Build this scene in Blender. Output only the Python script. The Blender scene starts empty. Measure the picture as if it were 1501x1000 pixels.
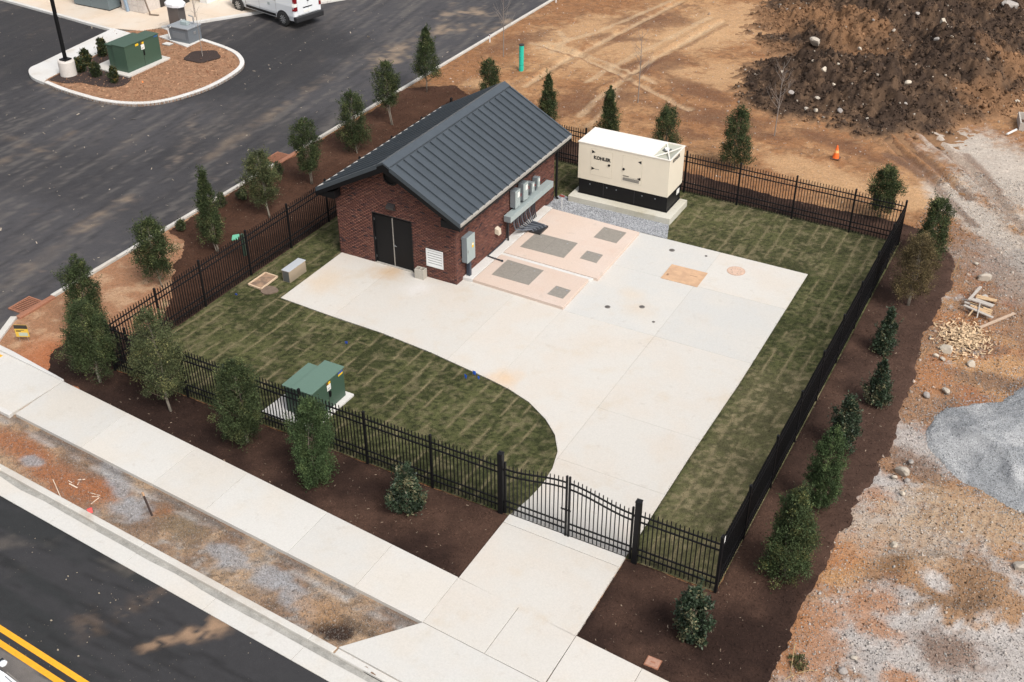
import bpy, bmesh, math, random
import numpy as np
from mathutils import Vector, Matrix, Euler
random.seed(7); RNG = np.random.default_rng(11)
SC = bpy.context.scene
COL = SC.collection

# ------------------------------------------------------------ camera, sky, sun, exposure
CAM = np.array([19.76518, -31.81171, 22.36808]); F_PX = 1649.7
_yaw, _pit, _rol = -.49938, .58872, .00284
_f = np.array([math.sin(_yaw)*math.cos(_pit), math.cos(_yaw)*math.cos(_pit), -math.sin(_pit)])
_r0 = np.array([math.cos(_yaw), -math.sin(_yaw), 0.]); _d0 = np.cross(_f, _r0)
_r = math.cos(_rol)*_r0 + math.sin(_rol)*_d0; _d = -math.sin(_rol)*_r0 + math.cos(_rol)*_d0
cd = bpy.data.cameras.new('camera'); cam = bpy.data.objects.new('camera', cd); COL.objects.link(cam)
cam.matrix_world = Matrix(((_r[0], -_d[0], -_f[0], CAM[0]), (_r[1], -_d[1], -_f[1], CAM[1]), (_r[2], -_d[2], -_f[2], CAM[2]), (0, 0, 0, 1)))
cd.sensor_width = 36; cd.lens = F_PX/1501*36; cd.clip_end = 3000; cd.clip_start = .5
SC.camera = cam
W = bpy.data.worlds.new('World'); SC.world = W; W.use_nodes = True
wn = W.node_tree.nodes; wl = W.node_tree.links; wn.clear()
sky = wn.new('ShaderNodeTexSky'); sky.sky_type = 'NISHITA'; sky.sun_disc = False
SUN_DIR = Vector((.74, -.36, 1.0)).normalized()
sky.sun_elevation = math.asin(SUN_DIR.z); sky.sun_rotation = math.atan2(SUN_DIR.x, SUN_DIR.y)
sky.air_density = 1.2; sky.dust_density = 4.0; sky.ozone_density = 1.0
hs = wn.new('ShaderNodeHueSaturation'); hs.inputs['Saturation'].default_value = .38
bg = wn.new('ShaderNodeBackground'); bg.inputs['Strength'].default_value = .13
wo = wn.new('ShaderNodeOutputWorld')
wl.new(sky.outputs[0], hs.inputs['Color']); wl.new(hs.outputs[0], bg.inputs[0]); wl.new(bg.outputs[0], wo.inputs[0])
sl = bpy.data.lights.new('sun', 'SUN'); sl.energy = 1.75; sl.angle = math.radians(24); sl.color = (1, .95, .88)
so = bpy.data.objects.new('sun', sl); COL.objects.link(so)
so.rotation_euler = SUN_DIR.to_track_quat('Z', 'Y').to_euler(); so.location = (30, -10, 50)
SC.view_settings.view_transform = 'Standard'; SC.view_settings.look = 'None'
SC.view_settings.gamma = 1; SC.view_settings.use_curve_mapping = False
SC.view_settings.exposure = .50

# ------------------------------------------------------------ survey helper: photo pixel -> point on the plane z
def G(px, py, z=0.):
    v = (px-750.5)/F_PX*_r + (py-500)/F_PX*_d + _f
    return CAM + v*((z-CAM[2])/v[2])
def G2(px, py, z=0.): return tuple(G(px, py, z)[:2])

# ------------------------------------------------------------ noise in numpy
def _hash(ix, iy, s):
    h = (ix.astype(np.int64)*374761393 + iy.astype(np.int64)*668265263 + s*2147483647) & 0xffffffff
    h = ((h ^ (h >> 13))*1274126177) & 0xffffffff
    return ((h ^ (h >> 16)) & 0xffff)/65535.
def vnoise(x, y, s=0):
    x = np.asarray(x, float); y = np.asarray(y, float)
    ix = np.floor(x); iy = np.floor(y); fx = x-ix; fy = y-iy
    fx = fx*fx*(3-2*fx); fy = fy*fy*(3-2*fy); ix = ix.astype(np.int64); iy = iy.astype(np.int64)
    a = _hash(ix, iy, s); b = _hash(ix+1, iy, s); c = _hash(ix, iy+1, s); d = _hash(ix+1, iy+1, s)
    return (a*(1-fx)+b*fx)*(1-fy) + (c*(1-fx)+d*fx)*fy
def fbm(x, y, sc=1., o=4, s=0):
    x = np.asarray(x, float); y = np.asarray(y, float)
    t = 0; a = .5; n = 0
    for k in range(o):
        t = t + a*vnoise(x*sc+17.3*k, y*sc-9.1*k, s+k); n += a; a *= .55; sc *= 2.07
    return t/n
def smooth(a, b, x):
    t = np.clip((x-a)/(b-a), 0, 1); return t*t*(3-2*t)
def inpoly(X, Y, poly):
    X = np.asarray(X, float); Y = np.asarray(Y, float)
    r = np.zeros(X.shape, bool); n = len(poly)
    for i in range(n):
        x1, y1 = poly[i]; x2, y2 = poly[(i+1) % n]
        if y1 == y2: continue
        c = ((y1 > Y) != (y2 > Y)) & (X < (x2-x1)*(Y-y1)/(y2-y1)+x1)
        r ^= c
    return r
def polydist(X, Y, pts):
    d = np.full(np.shape(X), 1e9); 
    for (x1, y1), (x2, y2) in zip(pts[:-1], pts[1:]):
        vx, vy = x2-x1, y2-y1; L = vx*vx+vy*vy+1e-9
        t = np.clip(((X-x1)*vx+(Y-y1)*vy)/L, 0, 1)
        d = np.minimum(d, np.hypot(X-x1-t*vx, Y-y1-t*vy))
    return d

# ------------------------------------------------------------ materials
MATS = {}
def mat(name, col, rough=.6, metal=0., spec=.5, noise=0., nscale=8., bump=0., bscale=40., col2=None, attr=False, fine=0., fscale=60., coat=0., rnd=0.):
    if name in MATS: return MATS[name]
    m = bpy.data.materials.new(name); m.use_nodes = True; MATS[name] = m
    nt = m.node_tree; N = nt.nodes; L = nt.links; b = N['Principled BSDF']
    b.inputs['Roughness'].default_value = rough; b.inputs['Metallic'].default_value = metal
    b.inputs['Specular IOR Level'].default_value = spec
    if coat: b.inputs['Coat Weight'].default_value = coat
    tc = N.new('ShaderNodeNewGeometry'); src = None
    if attr:
        a = N.new('ShaderNodeAttribute'); a.attribute_name = 'col'; src = a.outputs['Color']
    else:
        a = N.new('ShaderNodeRGB'); a.outputs[0].default_value = (*col, 1); src = a.outputs[0]
    def noisy(sc, det=4):
        n = N.new('ShaderNodeTexNoise'); n.inputs['Scale'].default_value = sc; n.inputs['Detail'].default_value = det
        n.inputs['Roughness'].default_value = .65
        L.new(tc.outputs['Position'], n.inputs['Vector']); return n
    if col2 is not None:
        n = noisy(nscale); r = N.new('ShaderNodeValToRGB'); r.color_ramp.elements[0].position = .38; r.color_ramp.elements[1].position = .66
        L.new(n.outputs['Fac'], r.inputs[0]); mx = N.new('ShaderNodeMix'); mx.data_type = 'RGBA'
        L.new(r.outputs[0], mx.inputs[0]); L.new(src, mx.inputs[6]); mx.inputs[7].default_value = (*col2, 1); src = mx.outputs[2]
    for amt, sc in ((noise, nscale*1.7), (fine, fscale)):
        if amt:
            n = noisy(sc, 3); mr = N.new('ShaderNodeMapRange')
            mr.inputs['From Min'].default_value = .25; mr.inputs['From Max'].default_value = .75
            mr.inputs['To Min'].default_value = 1-amt; mr.inputs['To Max'].default_value = 1+amt
            L.new(n.outputs['Fac'], mr.inputs['Value'])
            vm = N.new('ShaderNodeVectorMath'); vm.operation = 'SCALE'
            L.new(src, vm.inputs[0]); L.new(mr.outputs[0], vm.inputs['Scale']); src = vm.outputs[0]
    if rnd:
        oi = N.new('ShaderNodeObjectInfo'); m2 = N.new('ShaderNodeMapRange'); m2.inputs['To Min'].default_value = 1-rnd; m2.inputs['To Max'].default_value = 1+rnd; L.new(oi.outputs['Random'], m2.inputs['Value'])
        v2 = N.new('ShaderNodeVectorMath'); v2.operation = 'SCALE'; L.new(src, v2.inputs[0]); L.new(m2.outputs[0], v2.inputs['Scale']); src = v2.outputs[0]
    L.new(src, b.inputs['Base Color'])
    if bump:
        n = noisy(bscale, 5); bp = N.new('ShaderNodeBump'); bp.inputs['Strength'].default_value = bump; bp.inputs['Distance'].default_value = .03
        L.new(n.outputs['Fac'], bp.inputs['Height']); L.new(bp.outputs[0], b.inputs['Normal'])
    return m

def concrete_mat(name, c1, c2, c3, spots=()):
    """three-tone concrete with broom grain; spots = list of (x, y, radius, colour) rust or damp stains at a place"""
    m = bpy.data.materials.new(name); m.use_nodes = True; MATS[name] = m
    nt = m.node_tree; N = nt.nodes; L = nt.links; b = N['Principled BSDF']; b.inputs['Roughness'].default_value = .85
    b.inputs['Specular IOR Level'].default_value = .25
    g = N.new('ShaderNodeNewGeometry')
    def ns(sc, det, off=0):
        mp = N.new('ShaderNodeMapping'); mp.inputs['Location'].default_value = (off, off*.7, 0)
        L.new(g.outputs['Position'], mp.inputs[0])
        n = N.new('ShaderNodeTexNoise'); n.inputs['Scale'].default_value = sc; n.inputs['Detail'].default_value = det; n.inputs['Roughness'].default_value = .6
        L.new(mp.outputs[0], n.inputs['Vector']); return n.outputs['Fac']
    def ramp(f, a, z):
        mr = N.new('ShaderNodeMapRange'); mr.interpolation_type = 'SMOOTHSTEP'
        mr.inputs['From Min'].default_value = a; mr.inputs['From Max'].default_value = z; L.new(f, mr.inputs['Value']); return mr.outputs[0]
    def mix(f, A, B):
        mx = N.new('ShaderNodeMix'); mx.data_type = 'RGBA'
        if isinstance(f, float): mx.inputs[0].default_value = f
        else: L.new(f, mx.inputs[0])
        for s, v in ((6, A), (7, B)):
            if isinstance(v, tuple): mx.inputs[s].default_value = (*v, 1)
            else: L.new(v, mx.inputs[s])
        return mx.outputs[2]
    c = mix(ramp(ns(.45, 5), .4, .65), c1, c2)
    c = mix(ramp(ns(.9, 7, 31), .52, .8), c, c3)
    for x, y, r, sc in spots:
        d = N.new('ShaderNodeVectorMath'); d.operation = 'DISTANCE'; d.inputs[1].default_value = (x, y, 0)
        L.new(g.outputs['Position'], d.inputs[0])
        ad = N.new('ShaderNodeMath'); ad.operation = 'MULTIPLY_ADD'; ad.inputs[1].default_value = -r*1.6; 
        L.new(ns(1.1, 5, x), ad.inputs[0]); L.new(d.outputs['Value'], ad.inputs[2])
        f = ramp(ad.outputs[0], r*.35, -r*.9)
        fm = N.new('ShaderNodeMath'); fm.operation = 'MULTIPLY'; fm.inputs[1].default_value = .75; L.new(f, fm.inputs[0])
        c = mix(fm.outputs[0], c, sc)
    # fine grain
    mr = N.new('ShaderNodeMapRange'); mr.inputs['From Min'].default_value = .3; mr.inputs['From Max'].default_value = .7
    mr.inputs['To Min'].default_value = .93; mr.inputs['To Max'].default_value = 1.05
    L.new(ns(22, 4), mr.inputs['Value'])
    vm = N.new('ShaderNodeVectorMath'); vm.operation = 'SCALE'; L.new(c, vm.inputs[0]); L.new(mr.outputs[0], vm.inputs['Scale'])
    oi = N.new('ShaderNodeObjectInfo'); m2 = N.new('ShaderNodeMapRange'); m2.inputs['To Min'].default_value = .955; m2.inputs['To Max'].default_value = 1.02; L.new(oi.outputs['Random'], m2.inputs['Value'])
    v2 = N.new('ShaderNodeVectorMath'); v2.operation = 'SCALE'; L.new(vm.outputs[0], v2.inputs[0]); L.new(m2.outputs[0], v2.inputs['Scale'])
    # scuffs and dirty drips
    f2 = N.new('ShaderNodeMath'); f2.operation = 'MULTIPLY'; f2.inputs[1].default_value = .30; L.new(ramp(ns(2.6, 8, 57), .60, .74), f2.inputs[0])
    L.new(mix(f2.outputs[0], v2.outputs[0], (.36, .31, .26)), b.inputs['Base Color'])
    bp = N.new('ShaderNodeBump'); bp.inputs['Strength'].default_value = .25; bp.inputs['Distance'].default_value = .01
    L.new(ns(50, 4), bp.inputs['Height']); L.new(bp.outputs[0], b.inputs['Normal'])
    return m

WARM = concrete_mat('concrete_warm', (.545, .52, .48), (.55, .505, .45), (.525, .46, .38),
                    spots=[(-2.9, -.5, .9, (.50, .33, .18)), (-1.2, -.9, .8, (.62, .60, .58)), (4.6, -4.6, .8, (.60, .43, .28)), (-4.6, -2.2, 1.2, (.55, .45, .34))])
COOL = concrete_mat('concrete_cool', (.515, .505, .48), (.54, .515, .475), (.515, .475, .425), spots=[(6.9, 1.6, .9, (.53, .46, .38)), (6.2, 2.6, .7, (.55, .48, .40))])
WALK = concrete_mat('concrete_walk', (.545, .53, .50), (.555, .52, .47), (.51, .47, .41))
CURB = concrete_mat('concrete_curb', (.55, .53, .49), (.50, .46, .41), (.42, .36, .29))
PALE = concrete_mat('concrete_pale', (.60, .59, .57), (.57, .55, .52), (.50, .46, .40))
PINK = concrete_mat('concrete_pink', (.585, .47, .395), (.59, .49, .425), (.575, .435, .355))
DARKC = mat('joint_grey', (.22, .20, .18), .9)
BLACK = mat('black_steel', (.007, .007, .008), .5, spec=.22)
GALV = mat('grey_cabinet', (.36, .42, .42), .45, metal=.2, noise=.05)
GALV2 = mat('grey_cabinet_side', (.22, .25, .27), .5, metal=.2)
CREAM = mat('cream_paint', (.73, .66, .535), .45, spec=.4, noise=.02, nscale=1.5)
CREAMROOF = mat('cream_roof_paint', (.74, .70, .63), .5, spec=.3)
WHITE = mat('white_paint', (.75, .75, .74), .45)
GREENP = mat('green_transformer_paint', (.045, .085, .058), .5, noise=.06)
GREENTOP = mat('green_transformer_lid', (.10, .17, .13), .5, spec=.7, noise=.05)
STEEL = mat('bare_steel', (.42, .43, .44), .4, metal=.7)
WOOD = mat('raw_wood', (.55, .38, .22), .8, col2=(.42, .28, .16), nscale=6)
WOODG = mat('grey_wood', (.42, .38, .34), .8, noise=.15)
RUST = mat('rusty_iron', (.30, .13, .075), .8, noise=.25, nscale=10)
YELLOW = mat('road_yellow', (.80, .36, .015), .7, noise=.08, nscale=3, fine=.12, fscale=30)
SOIL = mat('soil_speckle', (1, 1, 1), .95, spec=.12, attr=True, noise=.22, nscale=4.5, fine=.34, fscale=24, bump=.9, bscale=13)
def speckle(m, amt_l=.55, amt_d=.6, sc=30, light=(.46, .41, .36), warp=True):
    nt = m.node_tree; N = nt.nodes; L = nt.links; b = N['Principled BSDF']; src = b.inputs['Base Color'].links[0].from_socket
    g = N.new('ShaderNodeNewGeometry')
    for scale, a, z, col, am in ((sc, .56, .66, light, amt_l), (sc*.42, .55, .68, (.055, .035, .025), amt_d), (sc*1.9, .58, .66, (.06, .045, .035), amt_d)):
        n = N.new('ShaderNodeTexNoise'); n.inputs['Scale'].default_value = scale; n.inputs['Detail'].default_value = 5; n.inputs['Roughness'].default_value = .75
        L.new(g.outputs['Position'], n.inputs['Vector']); mr = N.new('ShaderNodeMapRange'); mr.inputs['From Min'].default_value = a; mr.inputs['From Max'].default_value = z; mr.inputs['To Max'].default_value = am
        L.new(n.outputs['Fac'], mr.inputs['Value']); mx = N.new('ShaderNodeMix'); mx.data_type = 'RGBA'; L.new(mr.outputs[0], mx.inputs[0]); L.new(src, mx.inputs[6]); mx.inputs[7].default_value = (*col, 1); src = mx.outputs[2]
    L.new(src, b.inputs['Base Color'])
speckle(SOIL, .5, .42)
VCOL = mat('ground_mix', (1, 1, 1), .95, spec=.15, attr=True, noise=.16, nscale=7, fine=.30, fscale=26, bump=.7, bscale=16)
GRAVELM = mat('gravel_mix', (1, 1, 1), .9, spec=.2, attr=True, noise=.06, nscale=5, fine=.28, fscale=38, bump=.9, bscale=30)
speckle(GRAVELM, .5, .35, 34, (.50, .51, .52))
ASPH = mat('asphalt', (1, 1, 1), .8, spec=.35, attr=True, noise=.10, nscale=3, fine=.22, fscale=45, bump=.35, bscale=50)
CHIPM = mat('mulch_chip', (1, 1, 1), .9, spec=.15, attr=True)
GRASSM = mat('grass_blade', (1, 1, 1), .75, spec=.2, attr=True)
LEAFM = mat('leaf', (1, 1, 1), .7, spec=.18, attr=True)
GLOSSLEAF = mat('holly_leaf', (1, 1, 1), .5, spec=.3, attr=True)
STONEM = mat('stone', (1, 1, 1), .85, spec=.2, attr=True, fine=.18, fscale=30)
BRICKM = mat('red_brick', (1, 1, 1), .85, spec=.2, attr=True, fine=.12, fscale=50)
MORTAR = mat('mortar', (.060, .045, .042), .95, noise=.1)
BARK = mat('bark', (.24, .21, .17), .9, noise=.25, nscale=20)
TWIG = mat('twig', (.20, .15, .11), .9)
ROOFM = mat('slate_blue_metal', (.078, .093, .108), .42, metal=.35, spec=.5, noise=.08, nscale=1.2, rnd=.07, bump=.05, bscale=3.)
ROOFT = mat('roof_edge_trim', (.34, .32, .29), .5, metal=.2)
BLKPLASTIC = mat('black_plastic', (.02, .02, .022), .5)
RUBBER = mat('tyre_rubber', (.02, .02, .02), .8)
GLASS = mat('dark_glass', (.02, .025, .03), .08, spec=.8)
CARP = mat('white_car_paint', (.72, .74, .76), .25, coat=.5)
REDL = mat('red_lens', (.17, .008, .012), .25)
ORANGE = mat('cone_orange', (.80, .14, .02), .5)
TEAL = mat('teal_pipe', (.02, .48, .36), .4)
BLUE = mat('flag_blue', (.01, .10, .55), .6)
MINT = mat('mint_cap', (.14, .42, .28), .5)
PINKP = mat('pink_plastic', (.70, .09, .08), .6)
LABELY = mat('label_yellow', (.75, .48, .02), .6)
LABELW = mat('label_white', (.75, .74, .70), .6)
LABELD = mat('label_ink', (.03, .028, .025), .6)
HATCH = mat('steel_hatch', (.30, .275, .24), .6, metal=.25, noise=.12, nscale=5, fine=.1, fscale=20)
TAN = mat('tan_box', (.42, .33, .24), .5, metal=.3)

# ------------------------------------------------------------ object helpers
def tag(o, label=None, cat=None, group=None, kind=None):
    if label: o['label'] = label
    if cat: o['category'] = cat
    if group: o['group'] = group
    if kind: o['kind'] = kind
    return o
def link(name, me, m, parent=None):
    o = bpy.data.objects.new(name, me); COL.objects.link(o)
    if m is not None and me is not None and not me.materials: me.materials.append(m)
    if parent is not None: o.parent = parent
    return o
def empty(name, loc=(0, 0, 0), rz=0., label=None, cat=None, group=None, kind=None):
    o = bpy.data.objects.new(name, None); COL.objects.link(o); o.location = loc; o.rotation_euler = (0, 0, rz)
    o.empty_display_size = .2
    return tag(o, label, cat, group, kind)
def np_mesh(name, V, Fc, col=None, smooth_=False):
    me = bpy.data.meshes.new(name); V = np.asarray(V, np.float32); Fc = np.asarray(Fc, np.int32); n, k = Fc.shape
    me.vertices.add(len(V)); me.vertices.foreach_set('co', V.ravel())
    me.loops.add(n*k); me.loops.foreach_set('vertex_index', Fc.ravel())
    me.polygons.add(n); me.polygons.foreach_set('loop_start', np.arange(0, n*k, k, dtype=np.int32))
    me.polygons.foreach_set('loop_total', np.full(n, k, np.int32))
    if smooth_: me.polygons.foreach_set('use_smooth', np.ones(n, bool))
    me.update(calc_edges=True)
    if col is not None:
        a = me.attributes.new('col', 'FLOAT_COLOR', 'POINT')
        c = np.ones((len(V), 4), np.float32); c[:, :3] = np.clip(col, 0, 1); a.data.foreach_set('color', c.ravel())
    return me
class MB:
    def __init__(s): s.v = []; s.f = []
    def add(s, vs, fs):
        n = len(s.v); s.v += [tuple(map(float, q)) for q in vs]; s.f += [tuple(n+i for i in f) for f in fs]; return s
    def box(s, x0, x1, y0, y1, z0, z1):
        return s.add([(x0, y0, z0), (x1, y0, z0), (x1, y1, z0), (x0, y1, z0), (x0, y0, z1), (x1, y0, z1), (x1, y1, z1), (x0, y1, z1)],
                     [(3, 2, 1, 0), (4, 5, 6, 7), (0, 1, 5, 4), (1, 2, 6, 5), (2, 3, 7, 6), (3, 0, 4, 7)])
    def beam(s, a, b, w, h, up=(0, 0, 1)):
        a = Vector(a); b = Vector(b); d = (b-a).normalized(); u = Vector(up)
        sd = d.cross(u); sd = sd.normalized() if sd.length > 1e-5 else Vector((1, 0, 0)); u = sd.cross(d).normalized()
        vs = [p + sd*(w/2*i) + u*(h/2*j) for p in (a, b) for i, j in ((-1, -1), (1, -1), (1, 1), (-1, 1))]
        return s.add(vs, [(3, 2, 1, 0), (4, 5, 6, 7), (0, 1, 5, 4), (1, 2, 6, 5), (2, 3, 7, 6), (3, 0, 4, 7)])
    def prism(s, poly, z0, z1):
        n = len(poly)
        ar = sum(poly[i][0]*poly[(i+1) % n][1]-poly[(i+1) % n][0]*poly[i][1] for i in range(n))
        if ar < 0: poly = poly[::-1]
        vs = [(x, y, z0) for x, y in poly] + [(x, y, z1) for x, y in poly]
        return s.add(vs, [tuple(range(n-1, -1, -1)), tuple(range(n, 2*n))] + [(i, (i+1) % n, n+(i+1) % n, n+i) for i in range(n)])
    def tube(s, pts, r, n=8, r1=None, cap=True):
        pts = [Vector(p) for p in pts]; rings = []; m = len(pts)
        for i, p in enumerate(pts):
            d = (pts[min(i+1, m-1)]-pts[max(i-1, 0)]).normalized()
            u = Vector((0, 0, 1)) if abs(d.z) < .9 else Vector((1, 0, 0))
            a = d.cross(u).normalized(); b = d.cross(a)
            rr = r if r1 is None else r+(r1-r)*i/(m-1)
            rings.append([p+(a*math.cos(t)+b*math.sin(t))*rr for t in (2*math.pi*k/n for k in range(n))])
        vs = [q for rg in rings for q in rg]
        fs = [(i*n+k, (i+1)*n+k, (i+1)*n+(k+1) % n, i*n+(k+1) % n) for i in range(m-1) for k in range(n)]
        if cap: fs += [tuple(range(n)), tuple((m-1)*n+k for k in range(n-1, -1, -1))]
        return s.add(vs, fs)
    def lathe(s, prof, n=16, c=(0, 0, 0)):
        vs = [(c[0]+r*math.cos(2*math.pi*k/n), c[1]+r*math.sin(2*math.pi*k/n), c[2]+z) for r, z in prof for k in range(n)]
        fs = [(i*n+k, i*n+(k+1) % n, (i+1)*n+(k+1) % n, (i+1)*n+k) for i in range(len(prof)-1) for k in range(n)]
        fs += [tuple(range(n-1, -1, -1)), tuple((len(prof)-1)*n+k for k in range(n))]
        return s.add(vs, fs)
    def mesh(s, name):
        me = bpy.data.meshes.new(name); me.from_pydata(s.v, [], s.f)
        bm = bmesh.new(); bm.from_mesh(me); bmesh.ops.recalc_face_normals(bm, faces=bm.faces); bm.to_mesh(me); bm.free()
        me.update(); return me
    def build(s, name, m, parent=None, bev=0., sm=False):
        me = s.mesh(name); o = link(name, me, m, parent)
        if sm: me.shade_smooth()
        if bev:
            b = o.modifiers.new('bevel', 'BEVEL'); b.width = bev; b.segments = 2; b.limit_method = 'ANGLE'
        return o
def bx(*a): return MB().box(*a)
def copy_tree(o, parent=None):
    c = o.copy(); COL.objects.link(c); c.parent = parent
    for ch in list(o.children): copy_tree(ch, c)
    return c
def text_mesh(name, body, size, m, parent, loc, rot, bold=.0, ext=.004):
    cu = bpy.data.curves.new(name, 'FONT'); cu.body = body; cu.size = size; cu.extrude = ext; cu.offset = bold; cu.align_x = 'LEFT'; cu.resolution_u = 3
    t = bpy.data.objects.new('tmp', cu); COL.objects.link(t)
    dg = bpy.context.evaluated_depsgraph_get(); me = bpy.data.meshes.new_from_object(t.evaluated_get(dg))
    bpy.data.objects.remove(t); me.name = name; me.materials.clear()
    o = link(name, me, m, parent); o.location = loc; o.rotation_euler = rot; return o
def scatter(name, pts, size, cols, m, kind='stone', zoff=0., parent=None):
    """many small stones / chips / blades in one mesh; pts (n,3), size (n,), cols (n,3)"""
    n = len(pts); q = RNG.normal(size=(n, 4)); q /= np.linalg.norm(q, axis=1)[:, None]
    if kind == 'grit':
        T = np.array([[1, 0, -.4], [-.6, .9, -.4], [-.6, -.9, -.4], [0, 0, .9]], float)[None]*RNG.uniform(.6, 1.1, (n, 4, 1)); Fa = np.array([[0, 1, 3], [1, 2, 3], [2, 0, 3], [0, 2, 1]])
    elif kind == 'stone':
        T = np.array([[1, 0, 0], [-1, 0, 0], [0, 1, 0], [0, -1, 0], [0, 0, .8], [0, 0, -.8]], float)
        Fa = np.array([[0, 2, 4], [2, 1, 4], [1, 3, 4], [3, 0, 4], [2, 0, 5], [1, 2, 5], [3, 1, 5], [0, 3, 5]])
        T = T[None]*RNG.uniform(.6, 1.1, (n, 6, 1))
    elif kind == 'chip':
        T = np.array([[-1, -.28, 0], [1, -.35, 0], [1, .3, 0], [-1, .25, 0]], float); Fa = np.array([[0, 1, 2, 3]])
        T = np.repeat(T[None], n, 0)*RNG.uniform(.6, 1.2, (n, 1, 1))
        q[:, 1:3] *= .22; q /= np.linalg.norm(q, axis=1)[:, None]
    elif kind == 'blade':
        T = np.array([[-.13, 0, 0], [.13, 0, 0], [0, 0, 1.]], float); Fa = np.array([[0, 1, 2]])
        T = np.repeat(T[None], n, 0)
        q[:, 1:3] *= .38; q /= np.linalg.norm(q, axis=1)[:, None]
    w, x, y, z = q.T
    R = np.stack([1-2*(y*y+z*z), 2*(x*y-z*w), 2*(x*z+y*w), 2*(x*y+z*w), 1-2*(x*x+z*z), 2*(y*z-x*w), 2*(x*z-y*w), 2*(y*z+x*w), 1-2*(x*x+y*y)], 1).reshape(n, 3, 3)
    V = np.einsum('nij,nkj->nki', R, T)*size[:, None, None] + pts[:, None, :]
    V[..., 2] += zoff
    k = T.shape[1]; Fc = (Fa[None]+(np.arange(n)*k)[:, None, None]).reshape(-1, Fa.shape[1])
    return link(name, np_mesh(name, V.reshape(-1, 3), Fc, np.repeat(cols, k, 0)), m, parent)
def sample(inside, b, n):
    x = RNG.uniform(b[0], b[1], n); y = RNG.uniform(b[2], b[3], n); k = inside(x, y); return x[k], y[k]
def mixc(A, B, t):
    return A*(1-t)[..., None] + np.asarray(B)*t[..., None]

# ------------------------------------------------------------ site outlines (metres)
FX0, FX1, FY0, FY1 = -7.5, 14.3, -10.45, 11.7
PAD = [(-5.43, -.02), (-5.4, -4.0), (-3.1, -4.13), (-.7, -4.2), (1.54, -4.42), (3.0, -4.66), (4.1, -4.84), (5.0, -5.03), (5.96, -5.36), (6.87, -5.92), (7.5, -6.5),
       (7.95, -7.2), (8.17, -8.0), (8.24, -8.8), (8.18, -9.6), (8.03, -10.4), (11.67, -10.4), (11.67, -5.1), (11.74, -1), (11.70, 7.2), (4.5, 7.28), (.0, 7.4), (.0, -.02)]
MULCH = [(-8.5, -11.84), (8, -13.31), (8.0, -10.45), (-7.5, -10.45), (-7.5, 12.2), (2, 12.1), (14.25, 11.4), (14.3, -10.45), (11.68, -10.45), (11.69, -13.68), (16.4, -14.2),
         (16.45, -12.7), (16.5, -11), (16.7, -7), (16.95, -2.2), (16.85, 2.3), (16.6, 7), (16.8, 9.8), (16.45, 11.2), (15.4, 13.1), (14, 13.5), (9, 13.3), (4, 13.9), (-4, 14.6),
         (-8, 15.3), (-9.5, 17.2), (-11, 18.2), (-13.05, 16.6), (-13.05, -1.9), (-11.8, -2.3), (-10.3, -4.4), (-8.5, -7.0), (-8.6, -8.7), (-10.0, -8.3), (-10.55, -9.7), (-10.3, -11.0), (-9.4, -11.75)]
BED_ISLAND = [(-31.1, 8.1), (-29.0, 8.25), (-27.3, 8.7), (-26.7, 9.6), (-27.0, 10.5), (-29.6, 11.0), (-30.0, 13.2), (-31.6, 14.0), (-33.0, 11.5)]
st_dir = -.073
def sw_up(x): return -11.84-.0885*(x+8.5)
def sw_lo(x): return -13.88-.0745*(x+8.6)
def curb_back(x): return -16.36-.073*x
def gut_edge(x): return -17.22-.068*x
ASPH_Z = -.13

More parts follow.
